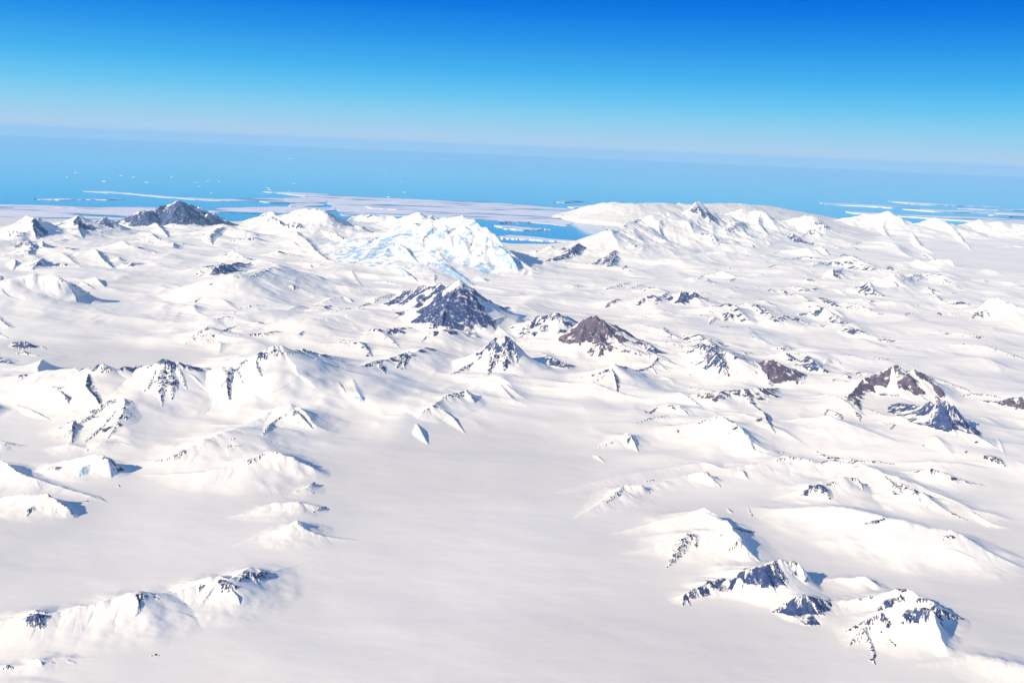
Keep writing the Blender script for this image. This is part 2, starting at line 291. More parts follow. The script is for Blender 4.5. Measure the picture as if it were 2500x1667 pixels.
M('snowfield', 'G', '100,350,20 250,200,60 400,90,80 700,30,60 1000,60,30', sl=3, sr=4, soft=.2)
M('snowfield', 'C', '900,1050,10 1300,950,40 1700,900,50 2100,880,30', sl=3, sr=5, soft=.2)
# --- centre
mount('pyramid', 'tall dark pyramid mountain with white snow gullies, alone in the centre of the scene')
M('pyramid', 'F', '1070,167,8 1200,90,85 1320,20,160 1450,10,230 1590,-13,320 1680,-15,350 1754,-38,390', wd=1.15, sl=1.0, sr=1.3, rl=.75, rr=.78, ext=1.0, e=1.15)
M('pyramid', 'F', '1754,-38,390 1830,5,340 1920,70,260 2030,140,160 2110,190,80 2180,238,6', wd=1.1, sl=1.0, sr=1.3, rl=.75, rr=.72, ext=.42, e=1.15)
S('F', '1740,-25,20 1640,130,75 1600,340,10', .6, ext=.35, sl=.8, sr=.9); S('F', '1590,0,20 1400,130,60 1200,265,8', .3, ext=.3, sl=.8, sr=.9); S('F', '1690,40,15 1570,180,45 1480,275,6', .5, ext=.3, sl=.8, sr=.9); S('F', '1780,0,20 1900,120,40 1890,190,6', .3, ext=.3)
S('F', '1470,295,20 1560,330,15', .6); S('F', '1970,290,15 2060,265,25 2140,237,10', .35)
mount('underridge', 'pale ridge of speckled grey rock at the foot of the dark central pyramid')
M('underridge', 'F', '870,465,8 960,390,70 1040,345,120 1120,350,120 1200,345,110 1290,352,90 1390,402,20', sl=2, sr=1.8, rr=.5, ext=.8)
M('underridge', 'F', '1430,525,10 1500,420,90 1560,370,140 1640,360,140 1720,355,130 1800,380,100 1880,390,70 1925,422,20', sl=2, sr=1.8, rr=.6, ext=.5)
S('F', '1850,395,15 1880,390,35 1920,420,8', .9)
mount('bands', 'low snow band with thin dark outcrops left of the central pyramid')
M('bands', 'F', '548,302,8 580,270,65 700,230,95 780,215,85 870,200,75 962,190,50', sl=2.6, sr=1.3, rr=.55, ext=.8)
M('bands', 'F', '515,182,8 640,130,42 790,75,65 860,100,52 872,132,15', sl=1.5, sr=2.6, rl=.5); S('F', '612,162,12 692,150,22', .85); S('F', '920,168,8 1002,125,40', .75)  # rl paints the ridge's shaded far flank
M('bands', 'F', '1048,142,12 1060,100,42 1180,60,45 1290,75,25', rr=.35, sr=2)
M('snowfield', 'F', '-50,420,25 200,330,70 400,300,120 600,280,150 900,200,170 1050,210,120', sl=3, sr=4, soft=.15)
S('F', '0,392,15 120,380,30 252,366,22', .55); S('F', '398,392,20 420,380,40 472,362,15', .6); S('F', '75,322,8 100,275,60 132,290,15', .35); S('F', '660,405,8 710,408,6', .7)
mount('fluted', 'dark fluted outcrop on a snow dome at mid left')
M('fluted', 'E', '1598,347,8 1700,290,62 1800,262,95 1900,262,50 1935,261,8', sl=2.6, sr=1.1, rr=.9, ext=.95); S('E', '1808,362,5 1870,340,22 1932,320,8', .9); S('E', '1800,247,8 1860,240,16 1912,256,4', .85)
M('fluted', 'E', '1515,505,8 1600,420,65 1680,355,110 1730,345,120 1790,365,65 1835,392,12', sl=2.2, sr=2, rr=.35, ext=.8); M('fluted', 'E', '1950,228,8 2070,193,32 2165,207,8', rr=.4)
M('fluted', 'E', '1250,400,8 1500,330,60 1700,270,110 2000,230,120 2300,215,80', sl=2.5, sr=3.2, soft=.1)
S('E', '1960,390,15 2100,375,35 2300,365,20', .55)
mount('edgenoses', 'small dark blue rock noses on the grey glacier at the left edge')
M('edgenoses', 'E', '-60,260,30 60,340,42 122,372,8', sl=1.1, sr=2.6, rl=.55); M('edgenoses', 'E', '-60,370,30 75,458,5', sl=1.1, rl=.5)
M('edgenoses', 'E', '128,472,15 160,457,52 240,462,58 312,507,8', sr=1.3, sl=2, rr=.95, ext=.95); S('E', '330,475,25 382,510,3', .85); S('E', '148,542,12 180,520,32 250,545,22 352,572,3', .7)
M('edgenoses', 'E', '-40,590,25 40,600,50 80,630,40 122,662,5', sl=2, sr=1.4, rr=.9, ext=.9); M('edgenoses', 'E', '-60,640,30 120,660,40 250,675,40 382,682,5', sr=3, rr=.2, ext=.2)
mount('longcliff', 'long white mountain wall with rocky buttresses and crest, across the left middle')
M('longcliff', 'E', '-60,850,50 0,830,80 150,780,130 400,720,180 600,690,220 720,680,240 780,660,300 840,650,310 950,670,290 1130,655,280 1280,660,300 1340,620,360 1390,605,380 1450,630,350 1570,665,310 1700,655,310 1860,650,330 2000,630,330 2090,600,370 2130,530,430 2180,525,430 2250,505,450 2352,510,430 2500,522,370 2580,545,330 2720,570,220 2850,640,100', sl=2.0, sr=2.3, rr=.55, ext=.14, g=1.5)
M('longcliff', 'E', '125,897,15 300,890,65 420,880,95 500,860,135 600,845,115 690,820,95', sl=1.5, sr=1.7, rr=.6, ext=.25)
SL('E', '490,860,40 530,900,90 562,962,15', .8); SL('E', '720,690,70 700,780,110 760,870,95 835,985,12', .9)
S('E', '1370,610,30 1325,720,60 1330,980,4', .6); S('E', '1395,610,30 1410,760,60 1412,935,4', .6); S('E', '1280,665,25 1220,800,30 1180,860,4', .4); S('E', '1450,640,30 1500,740,30 1530,840,5', .45)
SL('E', '1870,650,40 1855,760,80 1870,900,45 1892,932,5', .8); SL('E', '2095,600,40 2110,660,60 2147,732,5', .85); S('E', '2108,595,20 2130,530,75 2180,525,65 2202,562,8', .85); S('E', '2208,547,12 2250,505,62 2300,520,60 2360,515,40 2490,522,25', .5)
SL('E', '135,962,25 280,1020,40 412,1092,4', .6); S('E', '738,1045,6 750,1010,30 762,1045,4', .7); S('E', '1920,660,20 1960,720,30 2000,800,5', .3)
S('E', '820,660,25 860,655,40 900,670,20', .4)
mount('patchridge', 'low pale ridge with scattered dark rock patches, right of the long mountain wall')
M('patchridge', 'F', '745,785,10 880,740,95 900,715,130 1020,650,135 1110,620,145 1200,600,140 1290,545,170 1400,540,150 1500,500,120', sl=2.2, sr=2, rr=.5, ext=.3)
SL('F', '880,740,40 910,820,80 950,900,60 962,942,6', .55, col=2); S('F', '895,915,15 930,905,35 965,930,6', .6, col=2); SL('F', '760,770,20 790,820,25 822,882,4', .4); S('F', '1090,645,15 1110,620,60 1142,712,4', .8); S('F', '1240,662,8 1300,540,62 1302,665,4', .8); S('F', '1235,660,15 1305,670,10', .8)
mount('streakpeak', 'steep dark peak with white streaks, in front and right of the central pyramid')
M('streakpeak', 'F', '1670,775,8 1850,650,70 1950,540,160 2000,450,240 2090,405,300 2150,405,300 2200,440,230 2240,530,110 2255,610,8', sl=1.6, sr=1.15, rr=.85, ext=.62, e=1.2)
S('F', '2150,420,30 2145,560,85 2120,680,12', .8); S('F', '2050,450,30 2040,560,75 1985,720,8', .75); S('F', '2190,440,20 2220,530,45 2220,620,6', .75)
M('streakpeak', 'F', '1620,860,20 1850,770,70 2050,740,110 2150,790,90 2230,900,60 2290,965,8', sl=2, sr=3, soft=.05); SL('F', '2090,790,35 2180,890,60 2285,955,4', .75, col=2); SL('F', '2130,790,15 2175,830,15 2222,862,4', .9)
mount('bluntblack', 'dark blue mountain with a thin black spire at its left, between two rock peaks')
M('bluntblack', 'G', '178,422,15 250,360,85 310,290,140 370,270,150 450,240,185 540,225,205 600,255,160 660,300,80', sl=1.6, sr=1.2, rr=.72, ext=.9)
S('G', '366,262,6 378,203,75 415,240,8', .95, sl=.45, sr=.45, e=1.0); S('G', '450,260,20 520,240,40 550,270,20', .7)
mount('brown', 'broad brown rock mountain crossed by pale snow seams, right of centre')
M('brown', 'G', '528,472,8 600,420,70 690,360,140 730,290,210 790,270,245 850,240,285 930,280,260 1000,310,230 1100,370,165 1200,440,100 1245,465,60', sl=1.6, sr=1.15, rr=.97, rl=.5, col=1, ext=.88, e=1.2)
S('G', '880,390,30 908,450,110 888,580,8', .95, col=1); S('G', '930,290,20 960,360,60 940,440,10', .95, col=1); S('G', '760,300,20 740,400,50 720,480,10', .95, col=1)
mount('brownsmall', 'small rock hump at the right foot of the broad brown mountain')
M('brownsmall', 'G', '1215,525,15 1280,475,110 1330,520,95 1370,565,40', sl=1.6, sr=1.2, rr=.9, ext=.95); S('G', '1375,545,30 1412,572,25', .9); S('G', '1430,580,20 1502,632,4', .85, col=1)
mount('triangle', 'small rock triangle on snow below the dark blue mountain with the spire')
M('triangle', 'G', '435,685,6 490,570,110 540,590,100 620,630,55 658,658,8', sl=2, sr=1.3, rr=.85, ext=.95); M('triangle', 'G', '340,605,10 400,545,50 490,572,90', rr=.35, sl=2, sr=2)
mount('snowbowl', 'snow bowl with a dark blue rim, below the broad brown mountain')
M('snowbowl', 'G', '640,810,20 800,740,110 920,690,170 985,650,210 1010,640,210 1100,650,130 1200,680,70 1310,645,75 1360,600,85 1440,682,6', sl=2.5, sr=2.2, rr=.8, ext=.16)
SL('G', '985,660,50 1015,740,85 1030,855,8', .85); SL('G', '1310,640,30 1352,712,8', .85); SL('G', '1370,620,30 1442,687,6', .85); S('G', '820,790,8 900,740,25 980,690,25', .3)
mount('arcwall', 'curving dark ridge with a pale blue fluted wall, joining the dark pointed peak')
M('arcwall', 'G', '1555,472,8 1610,430,55 1690,402,100 1750,430,140 1830,480,190 1900,520,220 1970,560,210 2040,600,180 2100,630,140 2165,652,115', sl=1.8, sr=1.1, rr=.55, rl=.4, ext=1)
S('G', '1640,492,15 1700,460,52 1800,490,62 1850,560,90 1900,640,70 1948,742,8', .85); M('arcwall', 'G', '1528,618,6 1600,570,62 1720,555,92 1780,570,85 1850,580,90', sr=1.2, rr=.75, ext=.8)
mount('darkpoint', 'dark pointed peak, brown on the left and blue on the right, above the white snow basin')
M('darkpoint', 'H', '78,757,6 150,680,95 210,630,150 290,580,215 330,620,180 380,680,115 430,740,32 492,762,4', sl=1.5, sr=1.1, rr=.97, rl=.6, col=1, ext=1)
SL('H', '285,590,40 250,680,60 245,760,8', .95); M('darkpoint', 'H', '265,565,15 310,520,65 370,490,90 420,510,60', rr=.35); S('H', '345,505,10 375,500,20 378,525,5', .7)
S('H', '405,540,15 460,570,42 522,622,6', .9)
mount('halfrock', 'snow slope holding one dark triangular rock face, right of the dark pointed peak')
M('halfrock', 'H', '553,642,15 600,620,85 650,615,150 680,680,90 725,792,6', sl=1.4, sr=1.2, rr=.88, ext=.9)
M('halfrock', 'H', '380,510,30 480,570,60 600,600,70 680,640,60', sl=2.4, sr=3, soft=.1)
mount('brownwall', 'large brown fluted rock wall with dark notch, at right on the snow')
M('brownwall', 'H', '845,945,50 900,900,100 960,840,125 1040,750,170 1120,710,200 1200,690,220 1300,645,260 1350,680,235 1380,690,200 1440,680,240 1530,690,235 1580,740,200 1640,820,150 1700,890,90', sl=1.3, sr=1.05, rr=.95, col=1, ext=.72)
S('H', '1300,650,20 1360,720,50 1440,790,40 1520,850,20', .95, col=1); SL('H', '1385,690,30 1420,740,60 1490,800,12', .95)
M('brownwall', 'H', '712,872,6 780,800,62 870,740,95 960,740,80 1040,745,90', rr=.35, sl=2.2, sr=2); S('H', '1500,880,20 1555,932,8', .8)
S('H', '900,900,30 965,920,60 1003,992,20', .85, col=1); S('H', '968,1022,15 1000,1040,32 1006,1102,4', .7, col=1); S('H', '710,1052,6 740,1000,42 820,1030,42 868,1092,4', .4, col=1)
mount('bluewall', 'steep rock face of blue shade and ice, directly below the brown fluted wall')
M('bluewall', 'H', '1288,1035,15 1320,1015,65 1400,1000,125 1480,975,180 1580,970,230 1660,970,270 1720,950,300 1780,990,260 1830,1060,190 1880,1150,110 1915,1245,8', sl=2.0, sr=1.0, rl=.6, rr=.85, ext=1.9)  # the wall's blue shade is painted as dark bluish rock
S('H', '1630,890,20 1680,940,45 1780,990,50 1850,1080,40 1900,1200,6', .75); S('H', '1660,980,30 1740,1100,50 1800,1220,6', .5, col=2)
mount('snowtoe', 'broad white snow shoulder in front of the blue shaded rock face')
M('snowtoe', 'H', '1225,1200,50 1330,1085,140 1420,1150,120 1590,1215,105 1740,1225,105 1840,1250,110 1950,1270,120 2060,1340,85 2115,1405,20', sl=1.2, sr=3, rl=.3)
S('H', '2060,1350,50 2080,1350,75 2150,1410,60 2208,1482,4', .65); S('H', '1255,1165,10 1285,1125,20', .8); S('H', '1515,1300,6 1530,1303,5', .9); S('H', '1945,1280,10 1965,1265,15', .8); S('H', '1860,1370,3 1880,1345,12', .7)
S('H', '2140,1230,20 2180,1330,20 2200,1400,5')
mount('edgerock', 'grey brown rock ridge cut by the right edge')
M('edgerock', 'H', '1990,1005,8 2080,995,22 2160,985,45 2240,930,105 2352,912,140 2500,900,120', sl=2.4, sr=1.4, rr=.75, col=1, ext=.9); S('H', '1825,893,6 1950,870,22 2100,885,28 2182,922,4', .45, col=1)
M('snowfield', 'H', '1640,570,15 1880,620,65 2080,640,95 2130,700,60 2160,785,10', sl=1.6, sr=3.5, soft=.1); M('snowfield', 'H', '790,600,20 850,630,45 1000,640,65 1200,660,60', sl=2, sr=3, soft=.1); S('H', '808,595,6 830,615,10 850,632,3', .5)
M('snowfield', 'H', '900,400,20 1200,520,40 1500,560,40', sl=2, sr=4, soft=.2)
S('H', '1370,240,5 1390,210,20 1470,220,12 1545,220,5', .5); S('H', '1100,160,4 1160,165,6', .4)
# --- right middle
mount('twincrest', 'white double crested hill with rock tips, left of the brown cirque rim')
M('twincrest', 'G', '1240,1020,20 1350,985,70 1470,955,125 1540,970,125 1610,1050,60', sl=1.8, sr=2.4, rr=.2, ext=.4); S('G', '1253,1010,15 1285,1032,22 1352,990,12', .85); SL('G', '1530,970,30 1580,1010,42 1622,1057,4', .75)
S('G', '1188,1117,6 1300,1070,32 1442,1050,18', .45); S('G', '1450,980,15 1470,965,25 1500,1000,15', .7)
mount('cirque', 'brown rock rim around a snow cirque, in the right middle')
M('cirque', 'G', '1610,975,20 1700,900,85 1780,890,105 1830,920,95 1900,850,120 2000,850,120 2080,825,145 2150,830,135 2250,850,100 2325,850,30', sl=1.8, sr=1.3, rr=.75, col=1, ext=.75)
S('G', '2080,840,25 2145,945,35', .8); SL('G', '2150,960,35 2220,1000,90 2260,1080,65 2335,1215,4', .85); S('G', '2178,1105,15 2200,1060,40', .6, col=1); S('G', '1830,900,15 1870,900,20', .7)
mount('whitebig', 'big smooth white hill with a blue shaded flank on its right, in the right middle')
M('whitebig', 'G', '1480,1210,80 1640,1110,165 1760,1090,220 1880,1040,280 1960,1090,280 2050,1150,260 2140,1260,190 2250,1340,120 2360,1392,25', sl=1.0, sr=2.6, rr=.2, rl=.1, ext=.5)
SL('G', '2050,1155,30 2110,1240,60 2150,1330,60 2345,1392,6', .6, col=2)  # shade on the right flank, put into the colour as blue ice
mount('greycone', 'small white cone with a grey rocky flank beside the central snow basin')
M('greycone', 'G', '880,1335,12 1000,1260,75 1110,1195,135 1155,1240,110 1208,1357,4', sl=1.3, sr=2.2, rr=.15); SL('G', '1110,1195,35 1160,1260,55 1208,1357,4', .7); SL('G', '840,1370,20 880,1390,30 935,1447,4', .6); S('G', '905,1310,5 990,1270,15', .4)
# --- left and centre foreground
mount('domes', 'rounded snow dome with dark rocky rim, in the centre below the steep streaked peak')
M('domes', 'F', '1390,1120,15 1440,1050,90 1530,975,150 1600,930,140 1680,890,150 1750,870,150 1810,845,165 1850,880,110 1888,955,4', sl=2.2, sr=1.7, rr=.6, ext=.12); SL('F', '1810,850,40 1850,900,62 1882,952,4', .8, col=0); SL('F', '1530,975,30 1620,1010,55 1700,1070,55 1805,1205,4', .5); S('F', '1405,1110,35 1440,1190,65 1500,1295,4', .35, col=2)
S('F', '1670,892,10 1730,880,30 1800,900,6', .7); S('F', '1388,877,6 1462,866,5', .85)
mount('hump', 'soft snow hump with grey top edge, left of the snow dome with rocky rim')
M('hump', 'F', '610,940,15 700,905,85 740,900,95 800,950,72 852,1027,6', sl=1.4, sr=2.2, rl=.4, rr=.25, ext=.5)
mount('longsnow', 'long white ridge with a dark rocky summit, at middle left in front of the mountain wall')
M('longsnow', 'F', '-260,1190,15 -100,1180,40 0,1165,70 150,1080,120 250,1010,170 350,1000,210 400,990,220 480,1050,170 560,1140,110 640,1190,65 770,1235,6', sl=1.8, sr=2.6)
SL('F', '400,995,50 460,1070,70 555,1165,8', .75); S('F', '395,1000,15 400,1050,30', .6); S('F', '145,1205,15 190,1130,50 240,1090,25 345,1030,8', .45); SL('F', '180,1250,20 262,1287,4', .6); S('E', '1840,1312,8 1900,1300,14 1965,1306,6', .6); S('E', '1880,1255,6 1920,1240,10', .6); S('E', '1660,1232,4 1715,1230,5', .6); S('E', '1780,1218,4 1812,1217,5', .7)
M('longsnow', 'I', '770,235,8 950,190,55 1050,165,95 1130,125,125 1280,60,160 1400,20,160 1520,0,130', sl=2.2, sr=3, soft=.04); S('I', '960,190,5 1030,182,15 1070,150,42 1105,165,12', .6); S('I', '1090,155,15 1132,122,28', .6)
mount('edgeslope', 'snow slope with blue shaded edge at the far left, above the snowy dome')
M('edgeslope', 'I', '-60,50,70 0,62,70 80,90,35 175,113,4', sl=1.1, sr=3, rl=.45)
M('edgeslope', 'I', '305,122,8 430,90,55 540,115,35 640,78,65 745,112,8', sl=2, sr=2.6, soft=.08); S('I', '535,110,15 548,128,5', .5); SL('I', '745,70,14 802,93,3', .5)
mount('bluedome', 'snow dome with dark blue shaded right flank, at left')
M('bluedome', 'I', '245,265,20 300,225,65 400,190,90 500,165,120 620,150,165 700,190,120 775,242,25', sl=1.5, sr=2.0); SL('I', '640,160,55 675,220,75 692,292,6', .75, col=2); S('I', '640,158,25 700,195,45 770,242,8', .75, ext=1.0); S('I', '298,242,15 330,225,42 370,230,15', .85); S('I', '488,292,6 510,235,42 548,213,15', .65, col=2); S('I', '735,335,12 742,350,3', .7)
mount('edgehump', 'white hump with a thin blue shaded crest, at the left edge')
M('edgehump', 'I', '-60,180,110 0,190,110 45,202,120 100,245,105 170,285,85 230,300,85 300,330,62 440,370,52 560,400,42 665,447,6', sl=1.3, sr=2.4); SL('I', '45,202,35 110,250,50 178,287,8', .8); SL('I', '225,300,20 240,345,5', .2)
M('edgehump', 'I', '-80,440,40 80,410,80 220,400,120 290,395,140 360,440,115 420,480,85 462,548,6', sl=1.0, sr=2.4, rl=.6, ext=.7); S('I', '165,528,8 188,478,30', .65); SL('I', '600,400,20 655,442,4', .5); S('I', '510,440,4 545,437,5', .6)
mount('whalehill', 'smooth white hill with grey flat top, left of the central snow plain')
M('whalehill', 'I', '870,285,10 1100,270,50 1300,255,90 1450,210,130 1560,165,165 1690,125,205 1750,150,185 1830,175,160 1950,230,95 2015,262,8', sl=1.6, sr=2.6); SL('I', '1690,125,40 1760,142,50 1835,177,4', .6); S('I', '1540,200,15 1560,170,40 1645,140,8', .45)
mount('smallcone', 'small white cone with two dark chips, below the hill with the grey flat top')
M('smallcone', 'I', '1770,415,6 1880,360,52 1945,312,75 1965,345,8', sl=1.3, sr=2.6, rl=.3); S('I', '1940,320,15 1955,340,4', .8); S('I', '1922,377,14 1957,392,3', .9)
mount('whaleback', 'low snow hump with crevassed tip, beside the central snow plain')
M('whaleback', 'I', '1420,545,10 1580,500,55 1700,450,95 1850,445,105 1980,470,62 2025,492,8', sl=1.6, sr=2.6, soft=.05); S('I', '1945,505,8 1990,480,22 2015,470,12', .5)
mount('shark', 'snow fin with a sharp dark tip and furrowed tail, at lower left of centre')
M('shark', 'I', '1450,745,8 1620,670,45 1750,620,100 1850,572,145 1880,620,100 2000,665,55 2240,702,5', sl=1.6, sr=2.6); SL('I', '1850,572,35 1870,608,4', .85)
mount('frontleft', 'long low snow ridge with dark rock tips, across the lower left')
M('frontleft', 'I', '-100,1230,70 0,1203,90 60,1180,105 150,1160,125 220,1135,155 310,1155,145 480,1110,165 600,1090,175 750,1045,205 840,1010,245 900,1015,215 980,1040,165 1100,1020,140 1230,975,160 1300,935,190 1370,925,200 1430,940,195 1480,910,160 1540,872,140 1620,880,110 1690,885,65 1800,865,20 2000,815,4', sl=1.8, sr=2.5)
S('I', '145,1172,12 180,1160,55 220,1135,90 310,1157,8', .85, sr=1.0); S('I', '225,1140,30 250,1190,40 270,1232,4', .8); SL('I', '840,1010,35 860,1070,55 840,1150,4', .75); S('I', '845,1010,25 880,1020,35 915,1030,6', .6); S('I', '950,1030,10 992,1046,3', .6)
S('I', '1365,925,30 1410,940,65 1455,952,60 1462,977,6', .8); SL('I', '1420,965,20 1475,1030,40 1490,1082,3', .8); S('I', '1480,930,15 1540,875,62 1600,890,60 1630,880,50 1712,888,4', .7); SL('I', '1545,880,25 1600,950,8', .6); S('I', '1233,1002,4 1242,965,25 1272,966,4', .85)
mount('cornerleft', 'row of tiny dark rock tips in the lower left corner')
M('cornerleft', 'I', '-60,1460,40 40,1465,45 150,1465,50 250,1425,95 330,1430,60 430,1425,50 470,1445,18 610,1446,4', sl=1.8, sr=3); S('I', '22,1475,6 42,1460,22 82,1472,6', .8); SL('I', '247,1428,35 258,1440,35 268,1460,3', .8); SL('I', '300,1430,15 342,1447,3', .75); SL('I', '418,1420,22 472,1447,3', .9); S('I', '895,1396,3 915,1392,5', .7); S('I', '938,1397,5 960,1388,10 988,1397,3', .8)
M('snowfield', 'I', '-100,1600,50 150,1560,40 400,1600,10', sl=3, sr=4, soft=.2)
M('snowfield', 'I', '800,1330,20 950,1310,45 1080,1325,10', sl=3, sr=3.5, soft=.15)
# --- right foreground
mount('domesmall', 'little white hill with a grey striped right flank, right of the central snow plain')
M('domesmall', 'K', '-240,430,15 0,340,55 200,280,65 310,262,120 360,290,90 405,347,6', sl=1.4, sr=2.6); SL('K', '310,262,40 355,300,42 404,347,4', .65)
M('domesmall', 'J', '1540,545,10 1700,440,60 1830,345,100 1940,335,110 2000,392,20', sl=1.8, sr=2.6); SL('J', '1940,335,30 1970,350,35 2000,393,4', .5); S('J', '1725,445,8 1790,390,30 1830,345,15', .35); S('J', '1965,320,5 2022,308,8', .7)
mount('longroof', 'long white roof shaped ridge running to the right with a dark blue notch')
M('longroof', 'K', '-600,390,10 -330,310,45 0,240,55 300,205,60 430,250,60 550,225,85 640,210,100 760,170,125 830,155,140 960,185,130 1050,205,120 1180,205,130 1310,220,135 1430,265,135 1530,300,120 1620,340,85 1720,400,62 1880,450,62 1960,490,62 2100,520,52 2190,565,15', sl=2, sr=2.8)
S('K', '750,190,15 830,155,25 975,190,10', .4); SL('K', '545,235,45 555,270,42 577,302,4', .6); SL('K', '1425,268,50 1480,330,62 1528,388,6', .85); SL('K', '1540,340,30 1650,385,40 1825,442,6', .35); S('K', '1590,402,8 1610,398,12 1625,405,4', .8); SL('K', '1960,490,30 2080,570,35 2210,605,5', .1)
S('K', '440,262,4 480,252,5', .5); S('K', '1220,235,4 1250,222,8', .6); S('K', '1045,205,4 1090,203,6', .6)
mount('stripehill', 'white hill with dark striped left shoulder, in the lower right half')
M('stripehill', 'K', '720,450,8 880,385,70 940,365,105 1020,335,140 1110,315,150 1200,295,160 1260,310,135 1325,375,15', sl=1.8, sr=2.2); S('K', '898,402,10 960,365,55 1015,335,85 1050,370,60 1082,427,4', .75); S('K', '1058,338,8 1112,317,22', .7); S('K', '1200,297,12 1260,310,22 1292,372,4', .5)
mount('bigswell', 'very broad smooth white swell with a few rock specks, at right')
M('bigswell', 'K', '640,500,20 850,500,90 1000,490,120 1200,490,160 1400,530,180 1560,570,180 1700,600,180 1850,620,180 1960,680,140 2100,760,95 2300,855,20', sl=1.7, sr=3, soft=.06); S('K', '1298,578,12 1360,560,26 1422,545,8', .7); S('K', '1380,522,8 1428,541,3', .8); S('K', '1788,662,15 1820,648,32 1858,662,8', .65)
S('K', '1815,735,20 1880,750,20 1990,800,4')
mount('bluefin', 'white ridge with a smooth blue shaded back face, above the dark streaked front ridge')
M('bluefin', 'K', '-260,645,15 0,570,75 150,540,120 295,490,195 360,520,195 470,590,210 515,660,195 560,720,160 655,815,15', sl=1.0, sr=2.4); SL('K', '470,592,40 510,670,60 560,730,60 655,812,8', .5, col=2, ext=1); S('K', '470,592,15 560,620,25 632,630,4', .8); SL('K', '300,490,40 400,540,60 502,587,8', .4, col=2); S('K', '450,480,10 470,500,20', .6); S('K', '570,470,10 600,530,5', .4)  # smooth blue shade of the back face painted in ice colour
M('bluefin', 'K', '-210,785,8 -50,740,45 60,690,85 150,650,130 240,635,140 400,640,150 480,655,150', sl=2, sr=2.6); S('K', '68,852,5 120,780,42 180,670,60 240,640,50 252,742,5', .5, col=0); S('K', '450,755,8 520,705,28 532,755,3', .6); S('K', '395,640,10 405,655,4', .5)
mount('frontdark', 'dark streaked rock ridge with snow gullies, in the lower right foreground')
M('frontdark', 'K', '173,1092,6 185,1010,55 280,965,75 330,935,88 400,915,88 470,915,110 540,870,150 610,840,185 680,830,195 740,815,200', sl=1.7, sr=1.15, rr=.86, rl=.1, ext=.75)
M('frontdark', 'K', '740,815,200 790,800,205 860,805,195 920,850,160 970,920,45 1003,962,6', sl=1.5, sr=1.2, rr=.62, ext=.62); S('K', '183,1015,20 217,1087,3', .85)
M('frontdark', 'K', '960,935,20 1130,905,65 1220,905,90 1300,893,115 1360,930,88 1445,982,15', sl=1.5, sr=2.8)
mount('frontspur', 'dark rock spur at the left end of the lowest right hand ridge')
M('frontspur', 'K', '728,1137,6 780,1080,65 850,1035,110 930,1010,135 1000,1030,110 1060,1040,85', sl=1.8, sr=1.2, rr=.86, ext=.85)
mount('frontright', 'snowy mountain with forked dark rock bands, in the lower right corner')
M('frontright', 'K', '1060,1040,85 1200,1040,85 1330,1020,120 1370,1015,130 1440,990,180 1520,968,220 1580,985,230 1690,1025,210 1740,1050,190 1800,1100,120 1915,1167,8', sl=1.5, sr=2.2, rr=.3, ext=.08)
M('frontright', 'K', '1170,1300,20 1350,1170,140 1520,1080,250 1720,1110,270 1780,1290,120 1860,1350,30', sl=2, sr=2.3)
S('K', '1500,975,20 1540,985,30 1560,995,10', .8); S('K', '1378,1115,15 1440,1055,65 1512,1035,35', .92); S('K', '1178,1252,6 1300,1180,50 1392,1135,38', .6); S('K', '1188,1337,6 1280,1250,50 1332,1190,28', .45); S('K', '1520,1020,20 1532,1067,3', .85); S('K', '1620,1062,8 1640,1050,16 1715,1060,5', .9)
S('K', '1528,1200,8 1550,1150,50 1572,1125,28', .9); S('K', '1588,1155,15 1640,1120,50 1710,1100,62 1760,1110,62 1830,1140,40 1915,1167,5', .88); S('K', '1400,1135,15 1430,1180,42 1477,1222,5', .75); S('K', '1278,1275,15 1300,1260,28 1340,1330,20 1360,1392,15 1345,1440,5', .6); S('K', '1388,1245,8 1402,1252,5', .9); S('K', '1448,1292,8 1470,1320,15 1505,1340,4', .6); SL('K', '1720,1120,50 1715,1210,60 1775,1312,5', .45, col=2); S('K', '1325,1425,10 1350,1420,15 1366,1460,3', .8)
M('snowfield', 'K', '1650,1440,15 1800,1420,35 1980,1380,70 2150,1420,100 2400,1470,110', sl=2.5, sr=3.5, soft=.2)
# ---------------------------------------------------------------- materials
def mat(name):
    m = bpy.data.materials.new(name); m.use_nodes = True
    t = m.node_tree; b = t.nodes['Principled BSDF']
    return m, t, b
def attr(t, n):
    a = t.nodes.new('ShaderNodeAttribute'); a.attribute_name = n; return a.outputs['Fac']
def mixc(t, f, a, b):
    m = t.nodes.new('ShaderNodeMix'); m.data_type = 'RGBA'
    for s, v in ((m.inputs[0], f), (m.inputs[6], a), (m.inputs[7], b)):
        if isinstance(v, (tuple, float)): s.default_value = v if isinstance(v, float) else (*v, 1)
        else: t.links.new(v, s)
    return m.outputs[2]
def noise(t, scale, detail=4, rough=.6, mapping=None):
    n = t.nodes.new('ShaderNodeTexNoise'); n.inputs['Scale'].default_value = scale
    n.inputs['Detail'].default_value = detail; n.inputs['Roughness'].default_value = rough
    g = t.nodes.new('ShaderNodeNewGeometry')
    if mapping:
        mp = t.nodes.new('ShaderNodeMapping'); mp.inputs['Scale'].default_value = mapping
        t.links.new(g.outputs['Position'], mp.inputs['Vector']); t.links.new(mp.outputs[0], n.inputs['Vector'])
    else: t.links.new(g.outputs['Position'], n.inputs['Vector'])
    return n.outputs['Fac']
def maprange(t, v, a, b, c=0., d=1.):
    m = t.nodes.new('ShaderNodeMapRange'); m.inputs[1].default_value = a; m.inputs[2].default_value = b
    m.inputs[3].default_value = c; m.inputs[4].default_value = d; t.links.new(v, m.inputs[0]); return m.outputs[0]

